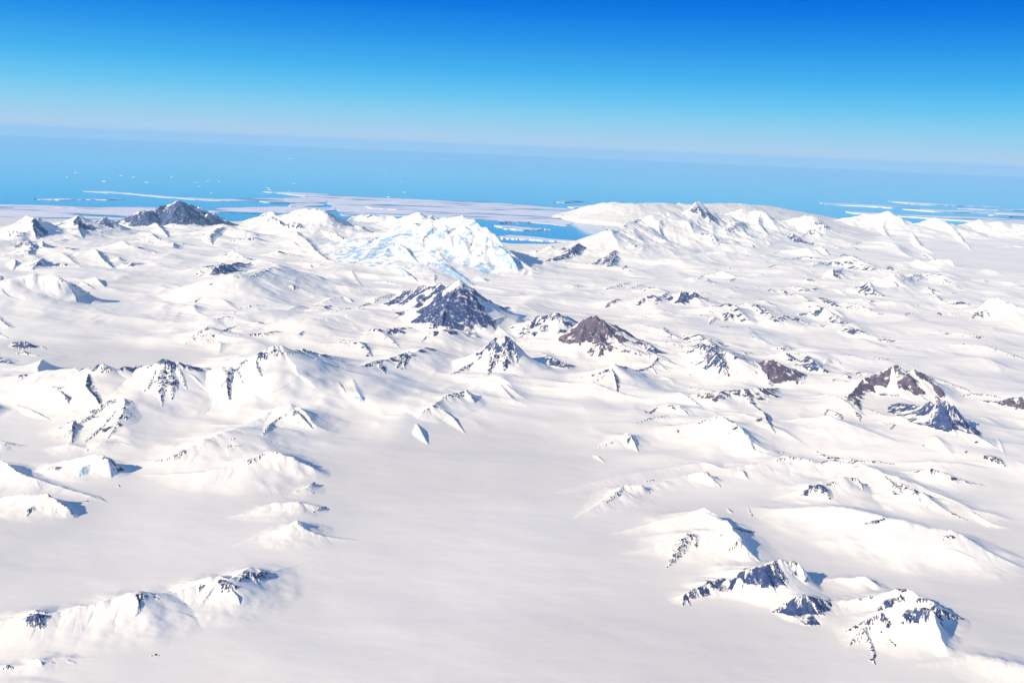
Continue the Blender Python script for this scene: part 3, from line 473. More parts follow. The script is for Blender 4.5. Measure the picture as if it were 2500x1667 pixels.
def mul(a_, k_):
    m_ = t.nodes.new('ShaderNodeMath'); m_.operation = 'MULTIPLY'; t.links.new(a_, m_.inputs[0])
    if isinstance(k_, float): m_.inputs[1].default_value = k_
    else: t.links.new(k_, m_.inputs[1])
    return m_.outputs[0]

m_land, t, b = mat('snow_rock_ice')
snow = mixc(t, maprange(t, noise(t, .35, 3), .35, .65), (.93, .886, .77), (.957, .922, .815))
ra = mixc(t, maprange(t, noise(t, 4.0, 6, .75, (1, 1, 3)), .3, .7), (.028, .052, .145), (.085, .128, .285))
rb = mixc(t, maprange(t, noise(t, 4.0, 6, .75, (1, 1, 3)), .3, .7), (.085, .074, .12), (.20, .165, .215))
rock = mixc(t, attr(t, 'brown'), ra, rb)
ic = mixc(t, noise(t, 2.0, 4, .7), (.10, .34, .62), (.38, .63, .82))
def addm(a_, b_):
    m_ = t.nodes.new('ShaderNodeMath'); m_.operation = 'ADD'; t.links.new(a_, m_.inputs[0]); t.links.new(b_, m_.inputs[1]); return m_.outputs[0]
fine = maprange(t, noise(t, 6.0, 5, .72, (1, 1, .4)), .3, .7, -.42, .42)     # snow lying in gullies and on ledges
def broken(n_, a_=.36, b_=.68): return maprange(t, addm(attr(t, n_), mul(fine, maprange(t, attr(t, n_), .02, .30))), a_, b_)
snow = mixc(t, attr(t, 'grey_snow'), snow, (.80, .765, .685))  # greyer snow on low flats and the ice cap
c = mixc(t, broken('ice', .05, 1.0), snow, ic)  # blue ice, plus shade painted blue on some flanks
c = mixc(t, broken('rock'), c, rock)  # bare rock, plus shade painted dark on some flanks
t.links.new(c, b.inputs['Base Color']); b.inputs['Roughness'].default_value = .75
b.inputs['Specular IOR Level'].default_value = .12
bn = noise(t, 7.0, 6, .65); bs = noise(t, 1.0, 5, .6, (.9, 2.2, 1.0))
bm = t.nodes.new('ShaderNodeBump'); bm.inputs['Strength'].default_value = 1.0; bm.inputs['Distance'].default_value = 1.0
ad = t.nodes.new('ShaderNodeMath'); ad.operation = 'ADD'
t.links.new(mul(mul(bn, .10), attr(t, 'rock')), ad.inputs[0]); t.links.new(mul(bs, .011), ad.inputs[1])
t.links.new(ad.outputs[0], bm.inputs['Height']); t.links.new(bm.outputs[0], b.inputs['Normal'])

m_sea, t, b = mat('sea_water')
c = mixc(t, maprange(t, noise(t, .02, 4), .3, .7), (.003, .340, .600), (.006, .370, .640))
t.links.new(c, b.inputs['Base Color']); b.inputs['Roughness'].default_value = .09; b.inputs['IOR'].default_value = 1.333

m_ice, t, b = mat('sea_ice')
c = mixc(t, maprange(t, noise(t, .25, 5, .65), .35, .7), (.90, .86, .86), (.72, .74, .80))
c = mixc(t, maprange(t, noise(t, .16, 6, .62, (.45, 1.6, 1)), .52, .60), c, (.03, .30, .52))
t.links.new(c, b.inputs['Base Color']); b.inputs['Roughness'].default_value = .7

m_berg, t, b = mat('berg_ice')
c = mixc(t, noise(t, 1.5, 3), (.92, .92, .93), (.78, .86, .92))
t.links.new(c, b.inputs['Base Color']); b.inputs['Roughness'].default_value = .6

# ---------------------------------------------------------------- terrain grid (polar, finer near by)
RES = 1.0
NA = int(1500 * RES); NR = int(1650 * RES)
A0, A1 = math.radians(-35.5), math.radians(35.5)
D0, D1 = 11.5, 172.0
az = np.linspace(A0, A1, NA); lr = np.linspace(math.log(D0), math.log(D1), NR)
rad = np.exp(lr)
AZ, RD = np.meshgrid(az, rad)           # [row, col]
X = RD * np.sin(AZ); Y = RD * np.cos(AZ)
DLR = lr[1] - lr[0]; DAZ = az[1] - az[0]

def sample(G, x, y):
    a = (np.arctan2(x, y) - A0) / DAZ; q = (np.log(np.hypot(x, y)) - lr[0]) / DLR
    a = np.clip(a, 0, NA - 1.001); q = np.clip(q, 0, NR - 1.001)
    ai = a.astype(int); qi = q.astype(int); fa = a - ai; fq = q - qi
    return (G[qi, ai] * (1 - fa) + G[qi, ai + 1] * fa) * (1 - fq) + (G[qi + 1, ai] * (1 - fa) + G[qi + 1, ai + 1] * fa) * fq

def dense(pts, k):
    P = np.array(pts)
    if len(P) < 3:
        ts = np.linspace(0, 1, k + 1)[:, None]; return P[0] * (1 - ts) + P[1] * ts
    Q = np.vstack([2 * P[0] - P[1], P, 2 * P[-1] - P[-2]]); o = []
    for i in range(1, len(Q) - 2):
        for j in range(k):
            s = j / k
            # tension 0.35: near-straight crests with slightly rounded bends
            m1 = (Q[i + 1] - Q[i - 1]) * .3; m2 = (Q[i + 2] - Q[i]) * .3
            o.append((2 * s**3 - 3 * s**2 + 1) * Q[i] + (s**3 - 2 * s**2 + s) * m1 + (-2 * s**3 + 3 * s**2) * Q[i + 1] + (s**3 - s**2) * m2)
    o.append(Q[-2]); o = np.array(o); o[:, 2] = np.clip(o[:, 2], 0, None); return o

def place_main(f):
    """crest pixels -> ground positions (x, y) and crest heights h in km"""
    r = []
    s = min(f['sr'], 2.6)
    for px, py, ff in dense(f['pts'], 7):
        ff *= 1.18
        d = ray(px, py); h = 0.0
        if d[2] > -.012: d = d.copy(); d[2] = -.012
        dist = math.hypot(d[0], d[1])
        for _ in range(12):
            tt = (CAM_H - h) / -d[2]; rng = tt * float(np.linalg.norm(d))
            th = math.atan2(-d[2], dist)
            h = .5 * h + .5 * min(ff * rng / (FPX * (math.cos(th) + s * math.sin(th))), 5.5)
        tt = (CAM_H - h - .12) / -d[2]
        r.append((d[0] * tt, d[1] * tt, h))
    return np.array(r)

STEPS = np.exp(np.linspace(math.log(D0 + .3), math.log(D1 - 1), 2600))
def place_spur(f, G):
    r = []
    for px, py, ff in dense(f['pts'], 3):
        d = ray(px, py); hd = math.hypot(d[0], d[1]); k = STEPS / hd
        xs = d[0] * k; ys = d[1] * k; zs = CAM_H + d[2] * k
        gap = zs - sample(G, xs, ys)
        h = 0.0
        for _ in range(2):          # the spur's own crest, not its foot, is what the sight line meets
            gh = gap - h
            hit = np.nonzero(gh < 0)[0]
            i = hit[0] if len(hit) else int(np.argmin(gh))
            rng = STEPS[i]; th = math.atan2(-d[2], hd)
            h = .75 * ff * rng / (FPX * (math.cos(th) + min(f['sr'], 2) * max(math.sin(th), 0)))
        r.append((xs[i], ys[i], h))
    r = np.array(r)
    return r

def raise_ridge(f, P, seed):
    """height, flank coordinate and rock and shade share of one ridge over the window of the grid that it touches"""
    x, y, h = P[:, 0], P[:, 1], P[:, 2]
    smax = max(f['sl'], f['sr']); hm = max(float(np.mean(h)), .01); hx = float(h.max())
    seg = np.hypot(np.diff(x), np.diff(y)); tc_ = np.concatenate([[0], np.cumsum(seg)])
    h = h * (1 + .22 * (fbm(tc_ / (.6 * hm) + seed, tc_ * 0 + seed, 3, 5) - .5))
    # a flank never runs out so far that it would swallow the falling crest beside it
    dij = np.hypot(x[:, None] - x[None, :], y[:, None] - y[None, :]) + .12 * hm
    mi = np.clip((h[:, None] - h[None, :]) / dij, 1e-3, None).max(1)
    cap = np.clip(.95 / mi, .85, 9)
    h = h * (1 + .16 * min(1, f['g']) * min(1.0, .35 + max(f['rl'], f['rr'])) * (rfbm(tc_ / (.22 * hm) + seed, tc_ * 0 + seed, 2, 6) - .6))
    def win(x0, x1, y0, y1, m):
        x0 -= m; x1 += m; y0 -= m; y1 += m
        cx = np.array([x0, x1, x0, x1]); cy = np.maximum(np.array([y0, y0, y1, y1]), .5)
        a = np.arctan2(cx, cy)
        rmax = np.hypot(cx, cy).max(); nx = 0 if x0 < 0 < x1 else min(abs(x0), abs(x1)); rmin = max(math.hypot(nx, max(y0, .5)), .5)
        c0 = int((a.min() - A0) / DAZ); c1 = int((a.max() - A0) / DAZ) + 2
        r0 = int((math.log(rmin) - lr[0]) / DLR); r1 = int((math.log(rmax) - lr[0]) / DLR) + 2
        return max(r0, 0), min(r1, NR), max(c0, 0), min(c1, NA)
    R0_, R1_, C0_, C1_ = win(x.min(), x.max(), y.min(), y.max(), smax * hx * 1.25 + .25 * hm)
    if R1_ <= R0_ or C1_ <= C0_: return None
    shp = (R1_ - R0_, C1_ - C0_)
    wn_ = (slice(R0_, R1_), slice(C0_, C1_)); ws = max(.9 * hm, .12)
    XW = X[wn_] + .20 * hm * (fbm(X[wn_] / ws, Y[wn_] / ws, 3, 61) - .5)
    YW = Y[wn_] + .20 * hm * (fbm(X[wn_] / ws, Y[wn_] / ws, 3, 67) - .5)
    U = np.full(shp, 9.0); V = np.zeros(shp); T = np.zeros(shp); SD = np.full(shp, .5); HH = np.zeros(shp)
    for i in range(len(x) - 1):
        w_ = smax * max(h[i], h[i + 1])
        if w_ < 1e-4: continue
        r0, r1, c0, c1 = win(min(x[i], x[i + 1]), max(x[i], x[i + 1]), min(y[i], y[i + 1]), max(y[i], y[i + 1]), w_ * 1.12 + .2 * hm)
        r0 = max(r0, R0_); r1 = min(r1, R1_); c0 = max(c0, C0_); c1 = min(c1, C1_)
        if r1 <= r0 or c1 <= c0: continue
        xx = XW[r0 - R0_:r1 - R0_, c0 - C0_:c1 - C0_]; yy = YW[r0 - R0_:r1 - R0_, c0 - C0_:c1 - C0_]
        dx, dy = x[i + 1] - x[i], y[i + 1] - y[i]; L2 = dx * dx + dy * dy + 1e-12
        s = np.clip(((xx - x[i]) * dx + (yy - y[i]) * dy) / L2, 0, 1)
        ex = xx - x[i] - s * dx; ey = yy - y[i] - s * dy
        dd = np.hypot(ex, ey)
        cr = (dx * ey - dy * ex) / (math.sqrt(L2) * (dd + 1e-9))
        sd_ = sstep(-.5, .5, cr)
        hh = h[i] + s * (h[i + 1] - h[i])
        cc = cap[i] + s * (cap[i + 1] - cap[i])
        u = dd / (np.maximum(hh, 1e-4) * np.minimum(f['sr'] + (f['sl'] - f['sr']) * sd_, cc * (1.0 + .5 * (1 - np.abs(2 * s - 1)) * 0)))
        v = hh * np.clip(1 - u, 0, 1) ** f['e']
        sl_ = (slice(r0 - R0_, r1 - R0_), slice(c0 - C0_, c1 - C0_))
        k = v > V[sl_]
        V[sl_] = np.where(k, v, V[sl_]); U[sl_] = np.where(k, u, U[sl_]); SD[sl_] = np.where(k, sd_, SD[sl_])
        T[sl_] = np.where(k, tc_[i] + s * seg[i], T[sl_]); HH[sl_] = np.where(k, hh, HH[sl_])
    ok = V > 0
    lam = max(.22 * hm, .03)
    n1 = fbm(T / lam + seed * 3.1, U * 1.1 + seed, 4, 11)
    lw = max(1.5 * hm, .2)
    n2 = fbm(XW / lw, YW / lw, 3, 15, .4)
    rkk = min(1.1, .5 + max(f['rl'], f['rr']))
    uu = U * (1 + f['g'] * (.5 * rkk * (n1 - .5) * sstep(.02, .2, U) * (1 - sstep(.3, .65, U)) + .38 * (n2 - .5) * sstep(.05, .4, U)))
    if f['soft']:
        q = f['soft']; uu = (np.sqrt(uu * uu + q * q) - q) / (math.sqrt(1 + q * q) - q)
    uu = np.clip(uu, 0, 1)
    Z = np.where(ok, HH * (1 - uu) ** f['e'] * (1 - sstep(.8, 1.0, U)), 0)
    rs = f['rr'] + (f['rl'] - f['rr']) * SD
    win_ = (slice(R0_, R1_), slice(C0_, C1_))
    rk = np.zeros(shp)
    if max(f['rl'], f['rr']) > 0:
        a = rs * (1 - sstep(f['ext'] * .35, f['ext'] * 1.2, uu))
        ls = max(.085 * hm, .02)
        kw = (.38, .34, .28) if f['col'] != 2 else (.12, .13, .75)
        wq = .45 * hm if f['col'] != 2 else min(.22 * hm, .5)
        n = kw[0] * fbm(T / (1.7 * ls) + seed * 1.7, U * 1.7 + seed * .3, 3, 23, .6) + kw[1] * fbm(T / (.62 * ls) + seed * .7, U * 2.2 + seed * .3, 2, 29) + kw[2] * fbm(X[win_] / wq, Y[win_] / wq, 4, 31, .6)
        n = n + .22 * (fbm(T / (.45 * ls), U * 3.0, 2, 37) - .5)
        n = (n - .5) * 3.5 + .5 + (.13 if f['col'] == 0 else .06)
        rk = np.where(ok, sstep(-.2, .2, a - n) * (a > .01), 0)
    return win_, Z, rk, uu

HM = np.zeros((NR, NA)); H8 = np.zeros((NR, NA)); KEY = np.full((NR, NA), -1, np.int16); BEST = np.zeros((NR, NA))
ROCK_SHADE = np.zeros((NR, NA)); BROWN = np.zeros((NR, NA)); ICE_SHADE = np.zeros((NR, NA))
keys = list(MOUNTAINS.keys())
base = .14 + .26 * (fbm(X / 8.0, Y / 6.0, 3, 3) - .5) + .030 * (fbm(X / 1.8, Y / 1.1, 3, 4) - .5)
def add_ridge(f, P, seed):
    r = raise_ridge(f, P, seed)
    if r is None: return
    wn, Z, rk, uu = r
    H8[wn] += Z ** 10
    k = Z > BEST[wn]
    BEST[wn] = np.where(k, Z, BEST[wn])
    ki = keys.index(f['key']) if f['key'] in keys else -1
    KEY[wn] = np.where(k & (Z > .035), ki, KEY[wn])
    tgt = ICE_SHADE if f['col'] == 2 else ROCK_SHADE
    oth = ROCK_SHADE if f['col'] == 2 else ICE_SHADE
    tgt[wn] = np.where(k, rk, tgt[wn]); oth[wn] = np.where(k, 0, oth[wn])
    BROWN[wn] = np.where(k, 1.0 * (f['col'] == 1), BROWN[wn])
for i, f in enumerate(RIDGES):
    P = place_main(f)
    wd = f['wd'] or (1.28 if max(f['rl'], f['rr']) > .45 else 1.5)
    f = dict(f, sl=f['sl'] * wd, sr=f['sr'] * wd, e=f['e'] * (1.0 if wd < 1.4 else 1.12), ext=f['ext'] * .95, g=f['g'] * (.25 if f['key'] == 'snowfield' else 1))
    add_ridge(f, P, i * 1.37)
# the many small nameless snow ribs of the upland between the named mountains; most fall away toward the right
rg = np.random.default_rng(11)
ZONES = [(2, 31, 33, 62, 62), (9, 31, 60, 96, 60), (-31, -13, 66, 100, 34), (-20, 1, 40, 62, 26), (-31, -16, 30, 42, 12), (15, 31, 28, 34, 7)]
for a0, a1, d0, d1, nn in ZONES:
    for _ in range(nn):
        aa = math.radians(rg.uniform(a0, a1)); dd = math.exp(rg.uniform(math.log(d0), math.log(d1)))
        x0, y0 = dd * math.sin(aa), dd * math.cos(aa)
        hd = math.radians(rg.normal(-50, 28)); ln_ = rg.uniform(1.3, 4.2) * (.6 + dd / 90); h0 = ln_ * rg.uniform(.075, .16)
        P = []
        for q, hh in ((0, .05), (.14, .55), (.3, 1.0), (.5, .72), (.75, .36), (1, .02)):
            P.append((x0, y0, h0 * hh * rg.uniform(.85, 1.15)))
            hd += rg.normal(0, .16); x0 += math.cos(hd) * ln_ * .2; y0 += math.sin(hd) * ln_ * .2
        rk_ = rg.uniform(.35, .75) if rg.random() < .55 else 0.0
        f = dict(key='snowfield', sl=rg.uniform(1.3, 1.9), sr=rg.uniform(2.8, 4.2), rl=rk_, rr=rk_ * .45, col=0, ext=.5, e=1.5, soft=0.0, g=.6)
        add_ridge(f, dense(P, 4), rg.uniform(0, 900))
HM = H8 ** .1
def box(A, k, ax):
    k = max(int(k), 1); pad = [(0, 0), (0, 0)]; pad[ax] = (k + 1, k)
    C = np.cumsum(np.pad(A, pad, mode='edge'), axis=ax)
    n_ = A.shape[ax]
    return (np.take(C, range(2 * k + 1, n_ + 2 * k + 1), ax) - np.take(C, range(0, n_), ax)) / (2 * k + 1)
def blur(A, sg):
    for _ in range(3):
        A = box(A, sg / DLR, 0); A = box(A, sg / DAZ, 1)
    return A
# wind-packed snow aprons that lead from the valley floor up to each ridge
APRON = (.42 * blur(HM, .022) + .26 * blur(HM, .06))
coast = [(-700, 505), (-200, 520), (0, 535), (400, 548), (800, 543), (1000, 550), (1130, 565), (1190, 588), (1240, 597), (1330, 600), (1400, 596), (1450, 578), (1600, 566), (2000, 560), (2500, 572), (3000, 592)]
ca, cdst = [], []
for px, py in coast:
    x_, y_, _ = at_z(px, py); ca.append(math.atan2(x_, y_)); cdst.append(math.hypot(x_, y_))
cl = np.interp(az, ca, cdst) + 1.2 * (fbm(az * 60, az * 0, 4, 77) - .5)
inland = 1 - sstep(-14, -3, RD - cl[None, :])
APRON *= inland
SWELL = APRON * (1.0 + 2.6 * (rfbm(X / 5.5 + .4 * Y / 5.5, Y / 4.5, 4, 83, .42, .03) - .5)) + .25 * inland * np.clip(blur(HM, .05), 0, .4) * (rfbm(X / 2.6, Y / 2.2, 3, 87, .4) - .5)
def soft0(v): return .07 * np.log1p(np.exp(np.clip(v / .07, -30, 30)))
# long drifts that trend toward the viewer's right across the right half of the ice
dr = X * .80 + Y * .60; dc = -X * .60 + Y * .80
roll = rfbm(dr / 15 + .2 * fbm(X / 4, Y / 4, 2, 92), dc / 4.6, 3, 91, .42, .03)
rmask = sstep(.02, .16, AZ) * sstep(24, 34, RD) * (1 - sstep(80, 105, RD)) + .6 * sstep(-.30, -.36, AZ) * sstep(40, 52, RD) * (1 - sstep(90, 110, RD))
roll2 = rfbm(X / 6.5 + .5 * fbm(X / 5, Y / 5, 2, 95), Y / 5.0 + .25 * X / 5.0, 4, 94, .42, .03)
near_ = np.clip(blur(HM, .075) / .13, 0, 1)
SWELL = SWELL + inland * near_ * sstep(25, 33, RD) * (1 - sstep(85, 110, RD)) *  .85 * soft0(roll2 - .42)
SWELL = SWELL + inland * rmask * 1.25 * soft0(roll - .44)
SWELL = .05 * np.log1p(np.exp(np.clip(SWELL / .05, -30, 60)))
SWELL = .6 * np.tanh(SWELL / .6) + 1e-6
HM = H8 ** .1
HM = HM + SWELL * (1 - np.clip(HM / (2.2 * SWELL), 0, 1)) ** 1.5
rough = rfbm(X / 1.1, Y / 1.1, 3, 41, .5)
rgh2 = fbm(X / .28, Y / .28, 2, 47, .5)
amp = np.clip(HM, 0, 1.3)
G = base + HM + (.010 + .07 * sstep(40, 75, RD) + .17 * ROCK_SHADE + .05 * ICE_SHADE) * amp * (rough - .62) + (.05 * ROCK_SHADE + .07 * ICE_SHADE) * np.clip(HM, 0, .6) * (rgh2 - .5)
G = G - .45 * sstep(-.2, 1.2, RD - cl[None, :]) * (1 - sstep(.3, .6, BEST) * .5)
G = np.where(RD > cl[None, :] + 1.0, G, G)
G = G + (.10 + .20 * (KEY != keys.index('icecap'))) * amp * (rfbm(X / 2.4, Y / 2.8, 4, 43, .5) - .64) * sstep(48, 75, RD)
G0 = G.copy()
# spurs die out as they reach the crest they branch from, so they never raise the skyline of a ridge
def wmax(A, k, ax):
    B = A.copy(); j = 1
    while j <= k:
        B = np.maximum(B, np.maximum(np.roll(B, j, ax), np.roll(B, -j, ax))); j *= 2
    return B
CRESTY = 1 - .85 * sstep(.62, .96, HM / (wmax(wmax(HM, .012 / DLR, 0), .012 / DAZ, 1) + .02))
CRESTY = np.where(HM > .15, CRESTY, 1.0)
for i, f in enumerate(SPURS):
    P = place_spur(f, G0)
    if P[0, 2] > .5 * P[:, 2].max(): P[:2, 2] *= (.35, .75)
    f = dict(f, sl=f['sl'] * 1.35, sr=f['sr'] * 1.35, e=f['e'] * 1.25)
    r = raise_ridge(f, P, 500 + i * 1.91)
    if r is None: continue
    wn, Z, rk, uu = r
    G[wn] += Z * CRESTY[wn]
    tgt = ICE_SHADE if f['col'] == 2 else ROCK_SHADE
    new = (rk > tgt[wn])
    tgt[wn] = np.maximum(tgt[wn], rk)
    if f['col'] != 2: BROWN[wn] = np.where(new, 1.0 * (f['col'] == 1), BROWN[wn])
ICE_SHADE = np.clip(ICE_SHADE, 0, 1) * .82
# greyer snow in broad soft patches on low ground, and on the ice cap
GREY_SNOW = sstep(.36, .62, fbm(X / 13 + 4.2, Y / 10, 4, 101, .45)) * .65 + .35
GREY_SNOW = GREY_SNOW * (1 - sstep(.02, .22, HM)) * (1 - sstep(52, 70, RD) * sstep(-.12, .0, AZ))
GREY_SNOW = np.where((KEY == keys.index('icecap')) & (HM > .02), 1.25, GREY_SNOW)
ROCK_SHADE = ROCK_SHADE * np.where(BROWN > .5, .84, .78)

# ---------------------------------------------------------------- cut the sheet into the snowfield and its mountains
KF = KEY.copy()
fk = KF[:-1, :-1]
idx = np.arange(NR * NA).reshape(NR, NA)
quads = np.stack([idx[:-1, :-1], idx[:-1, 1:], idx[1:, 1:], idx[1:, :-1]], -1)
# drop what lies deep under the sea
sunk = (G[:-1, :-1] < -.12) & (G[1:, 1:] < -.12)
XYZ = np.stack([X, Y, G], -1).reshape(-1, 3)
_ta = np.stack([np.gradient(v, axis=1) for v in (X, Y, G)], -1); _tr = np.stack([np.gradient(v, axis=0) for v in (X, Y, G)], -1)
NRM = np.cross(_ta, _tr); NRM /= np.linalg.norm(NRM, axis=-1, keepdims=True); NRM = NRM.reshape(-1, 3)
RKf, BRf, ICf, GSf = ROCK_SHADE.ravel(), BROWN.ravel(), ICE_SHADE.ravel(), GREY_SNOW.ravel()

def grid_mesh(name, sel):
    q = quads[sel]
    if len(q) == 0: return None
    used, inv = np.unique(q.ravel(), return_inverse=True)
    co = XYZ[used].astype(np.float64)
    org = np.array([co[:, 0].mean(), co[:, 1].mean(), 0.0])
    me = bpy.data.meshes.new(name)
    me.vertices.add(len(used)); me.vertices.foreach_set('co', (co - org).astype(np.float32).ravel())
    me.loops.add(len(inv)); me.loops.foreach_set('vertex_index', inv.astype(np.int32))
    me.polygons.add(len(q)); me.polygons.foreach_set('loop_start', np.arange(len(q), dtype=np.int32) * 4)
    me.update(calc_edges=True)
    me.polygons.foreach_set('use_smooth', np.ones(len(q), bool))
    for n, d in (('rock', RKf), ('brown', BRf), ('ice', ICf), ('grey_snow', GSf)):  # rock and ice also hold the shade painted on some flanks
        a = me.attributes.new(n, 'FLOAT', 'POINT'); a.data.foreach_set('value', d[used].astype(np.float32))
    me.materials.append(m_land); me.update()
    me.normals_split_custom_set_from_vertices(NRM[used].tolist())   # one smooth sheet across the cuts
    o = bpy.data.objects.new(name, me); COL.objects.link(o); o.location = org
    return o

snowfield = grid_mesh('snowfield', (fk < 0) & ~sunk)
snowfield['kind'] = 'structure'
snowfield['label'] = 'grey white glacier and snow plain filling the valleys between the mountains'
for ki, k in enumerate(keys):
    o = grid_mesh('mountain', (fk == ki) & ~sunk)
    if o is None: continue
    lab, cat, grp = MOUNTAINS[k]
    o['kind'] = 'structure'; o['label'] = lab; o['category'] = cat; o['group'] = 'snowy mountains rising from the ice'

# ---------------------------------------------------------------- sea, sea ice, icebergs
def tag(o, label=None, cat=None, group=None, kind=None):
    for k, v in (('label', label), ('category', cat), ('group', group), ('kind', kind)):
        if v: o[k] = v
def mesh_obj(name, vs, fs, m, loc=(0, 0, 0), smooth=False):
    me = bpy.data.meshes.new(name); me.from_pydata([tuple(map(float, v)) for v in vs], [], fs); me.update()
    if smooth:
        for p in me.polygons: p.use_smooth = True
    me.materials.append(m)
    o = bpy.data.objects.new(name, me); COL.objects.link(o); o.location = loc
    return o
vs = [(0, 0, 0)]; fs = []; rings = [30, 80, 150, 250, 400, 700, 1200]; n = 96
for r in rings:
    for j in range(n):
        a = 2 * math.pi * j / n; vs.append((r * math.sin(a), r * math.cos(a), 0))
for j in range(n):
    fs.append((0, 1 + (j + 1) % n, 1 + j))
    for i in range(len(rings) - 1):
        a, b_ = 1 + i * n, 1 + (i + 1) * n
        fs.append((a + j, a + (j + 1) % n, b_ + (j + 1) % n, b_ + j))
sea = mesh_obj('sea', vs, fs, m_sea); tag(sea, 'flat bright blue sea reaching the hazy horizon', kind='structure')

SEA_ICE_TOP = .03
def ice_sheet(tile, s, jag=.5, sub=6, thick=.03):
    ox, oy, k = TILE[tile]; P = []
    raw = [tuple(float(q) for q in t.split(',')[:2]) for t in s.split()]
    for (x0, y0), (x1, y1) in zip(raw, raw[1:] + raw[:1]):
        for j in range(sub): P.append((x0 + (x1 - x0) * j / sub, y0 + (y1 - y0) * j / sub))
    W = np.array([at_z(ox + a * k, oy + b * k, thick)[:2] for a, b in P])
    c = W.mean(0)
    Dn = np.roll(W, -1, 0) - np.roll(W, 1, 0); ln = np.hypot(Dn[:, 0], Dn[:, 1]) + 1e-9
    nrm = np.stack([Dn[:, 1] / ln, -Dn[:, 0] / ln], 1)
    q = (fbm(np.arange(len(W)) * .30 + c[0], np.zeros(len(W)) + c[1], 3, 9) - .5) * 2
    W = W + nrm * (q * jag)[:, None]
    vs = [(a - c[0], b - c[1], thick) for a, b in W] + [(a - c[0], b - c[1], -.02) for a, b in W]
    m = len(W)
    fs = [tuple(range(m))] + [(i, i + m, (i + 1) % m + m, (i + 1) % m) for i in range(m)]
    o = mesh_obj('sea_ice', vs, fs, m_ice, (c[0], c[1], 0))
    o['kind'] = 'structure'; return o
SHEETS = []
def sheet(label, tile, s, jag=.6, sub=6):
    thick = .028 + .0045 * len(SHEETS)
    o = ice_sheet(tile, s, jag, sub, thick); o['label'] = label; SHEETS.append(o)
sheet('broad pale sheet of sea ice behind the snow massif', 'B', '-30,503 150,512 400,522 720,540 1000,553 1400,567 1700,590 1900,607 2020,618 2150,640 2000,740 1770,715 1640,712 1500,700 1370,697 1090,690 850,672 640,660 420,668 370,640 330,590 240,545 100,520', .8, 12)
# ice floes drifting off the main sheet
FL = [('A', '-260,598 0,594 300,600 620,608 900,604 1120,606 1150,640 1000,690 700,735 300,748 -260,744'),
      ('A', '610,492 800,492 1000,510 1290,535 1550,548 1790,545 2020,540 2250,532 2420,542 2260,560 2000,560 1650,562 1400,552 1150,533 900,508 700,500'),
      ('A', '1590,612 1900,604 2150,600 2350,612 2352,632 2100,645 1800,650 1500,640 1480,625'),
      ('A', '1900,494 2050,497 2352,512 2352,530 2200,528 2060,512'),
      ('A', '590,548 750,543 900,545 760,553'), ('A', '230,547 450,545 600,549 420,553'),
      ('A', '-200,588 0,586 250,590 500,596 700,603 560,612 300,608 0,606 -200,604'),
      ('A', '1860,560 2050,560 2300,552 2352,560 2352,572 2150,578 1950,576'),
      
      ('B', '0,545 150,543 260,552 150,562 0,566'), ('B', '20,582 200,575 300,588 130,600 20,600'), ('B', '-20,615 150,606 330,612 360,625 150,632 -20,632'),
      ('B', '560,600 800,606 950,618 780,622 600,614'), ('B', '1500,808 1640,803 1740,815 1900,832 2080,845 2060,852 1850,845 1700,832 1560,828'),
      ('B', '2020,602 2140,596 2160,604 2060,610'), ('B', '1900,568 2030,556 2140,560 2000,571'), ('B', '1500,735 1600,738 1750,755 1900,760 1700,768 1560,755'),
      ('D', '400,372 900,392 1500,440 1900,452 2352,470 2500,480 2500,490 2000,470 1500,456 900,408 420,384'), ('D', '640,455 1000,474 1300,490 1800,508 2352,522 2500,530 2500,600 2200,570 1800,545 1300,508 1000,488 700,468'),
      ('D', '1050,355 1350,372 1700,395 2100,410 1700,402 1300,384'), ('D', '1700,425 2100,432 2500,440 2500,448 2100,441'), ('D', '2000,484 2300,490 2550,498 2550,508 2200,502')]
for tl, s in FL:
    sheet('thin pale streak of drifting sea ice', tl, s, .55, 12)
for i, o in enumerate(SHEETS[1:]): o['group'] = 'streaks of sea ice'; o['label'] = 'pale streak of drifting sea ice on the blue water'

rng = np.random.default_rng(7)
def berg(px, py, wpx, label):
    x, y, d = at_z(px, py); wkm = .8 * wpx * d / FPX; hk = max(.05 * wkm, .06)
    n = 14; vs = []; fs = []
    rr = 1 + .35 * (rng.random(n) - .5)
    for lev, (sc, z) in enumerate(((1.04, -.05), (1.0, hk * .85), (.90, hk), (.45, hk * 1.12))):
        for j in range(n):
            a = 2 * math.pi * j / n
            vs.append((.5 * wkm * sc * rr[j] * math.cos(a), .42 * wkm * sc * rr[j] * math.sin(a), z * (1 if lev < 1 else 1 + .18 * (rng.random() - .5))))
    for lev in range(3):
        for j in range(n):
            fs.append((lev * n + j, lev * n + (j + 1) % n, (lev + 1) * n + (j + 1) % n, (lev + 1) * n + j))
    fs.append(tuple(3 * n + j for j in range(n)))
    o = mesh_obj('iceberg', vs, fs, m_berg, (x, y, 0)); o.rotation_euler.z = 0
    tag(o, label, 'iceberg', 'white icebergs on the blue sea')
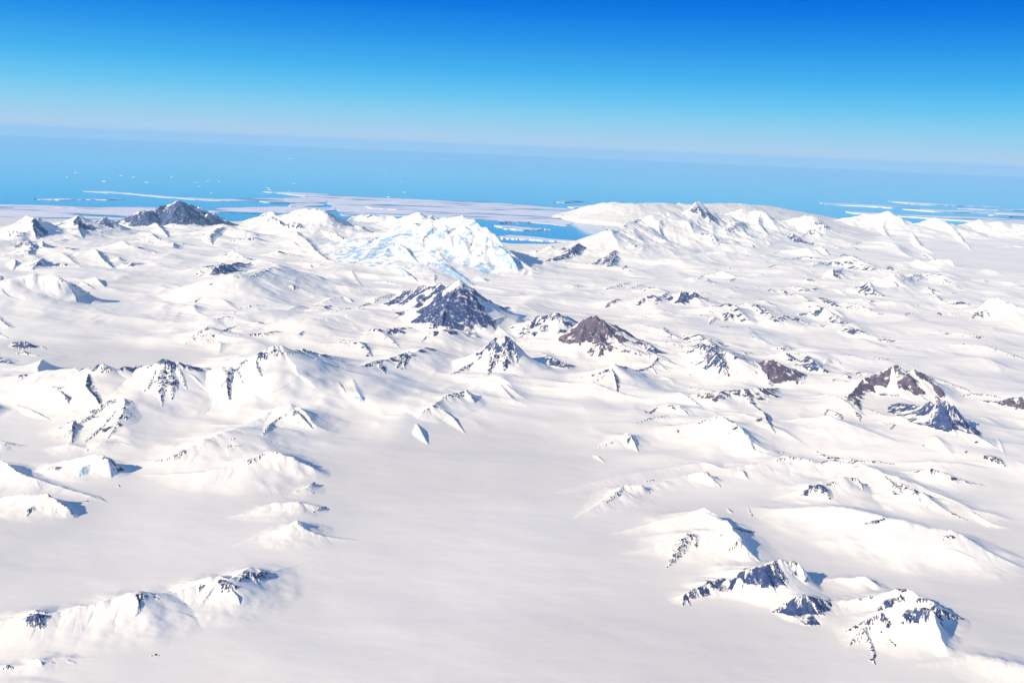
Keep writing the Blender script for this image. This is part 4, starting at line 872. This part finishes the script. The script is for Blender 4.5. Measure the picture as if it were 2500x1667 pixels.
BERGS = [('A', 487, 390, 22, 'small white iceberg, leftmost of all on the blue sea'), ('A', 547, 358, 30, 'flat white iceberg just above the leftmost one, highest of the left group'),
         ('A', 755, 421, 46, 'largest white tabular iceberg, on the sea at left'), ('A', 873, 380, 30, 'faint iceberg above and right of the largest one'),
         ('A', 960, 392, 24, 'very faint iceberg between the largest one and the dark far summit'), ('A', 1055, 428, 34, 'slim white iceberg directly right of the largest one, left of the dark far summit'),
         ('A', 1236, 390, 26, 'slim iceberg above the top of the dark far summit'), ('A', 1405, 430, 20, 'faint small iceberg just right of the dark far summit'),
         ('A', 1495, 418, 22, 'brighter iceberg of the faint cluster right of the dark far summit'), ('A', 1575, 422, 20, 'rightmost iceberg of the faint cluster right of the dark far summit'),
         ('A', 1517, 506, 14, 'tiny iceberg just above the long thin ice streak'), ('A', 1435, 458, 18, 'lowest faint iceberg of the cluster right of the dark far summit'),
         ('A', 1932, 469, 24, 'upper one of two stacked icebergs above the ice tongue tip'), ('A', 1937, 482, 28, 'lower one of two stacked icebergs above the ice tongue tip'),
         ('A', 2112, 436, 20, 'lone iceberg out at sea above the start of the ice tongue'), ('A', 2075, 490, 14, 'tiny iceberg touching the upper edge of the ice tongue'),
         ('B', 712, 374, 12, 'speck of an iceberg far out, above the middle of the ice sheet'), ('B', 815, 428, 20, 'thin iceberg in the middle distance above the ice sheet'),
         ('B', 847, 500, 26, 'white iceberg just off the edge of the broad ice sheet'), ('B', 733, 533, 26, 'low iceberg lying right along the edge of the broad ice sheet'),
         ('B', 2087, 440, 12, 'lone speck of an iceberg above the lavender ice cap'), ('A', 2085, 258, 40, 'farthest faint flat iceberg near the hazy horizon'),
         ('B', 1820, 826, 20, 'small iceberg floating in the dark blue bay')]
for tl, x_, y_, w_, lab in BERGS:
    ox, oy, k = TILE[tl]; berg(ox + x_ * k, oy + y_ * k, w_ * k, lab)

# ---------------------------------------------------------------- haze
def haze_box(x0, x1, y0, y1, z0, z1):
    v = [(x, y, z) for z in (z0, z1) for y in (y0, y1) for x in (x0, x1)]
    f = [(0, 2, 3, 1), (4, 5, 7, 6), (0, 1, 5, 4), (2, 6, 7, 3), (0, 4, 6, 2), (1, 3, 7, 5)]
    m = bpy.data.materials.new('haze_air'); m.use_nodes = True; t = m.node_tree; t.nodes.clear()
    o_ = t.nodes.new('ShaderNodeOutputMaterial'); p = t.nodes.new('ShaderNodeVolumePrincipled')
    p.inputs['Color'].default_value = (*HAZE_COLOR, 1); p.inputs['Density'].default_value = HAZE_DENSITY
    p.inputs['Anisotropy'].default_value = 0.0
    t.links.new(p.outputs[0], o_.inputs['Volume'])
    o = mesh_obj('haze', v, f, m); tag(o, 'thin pale blue air fading the far mountains and sea', kind='stuff')
    return o
zmin = min(-.6, float(G[~np.pad(sunk, ((0, 1), (0, 1)), mode='edge')].min()) - .01)
haze_box(-1210, 1210, -1210, 1210, zmin, CAM_H + 1.1)
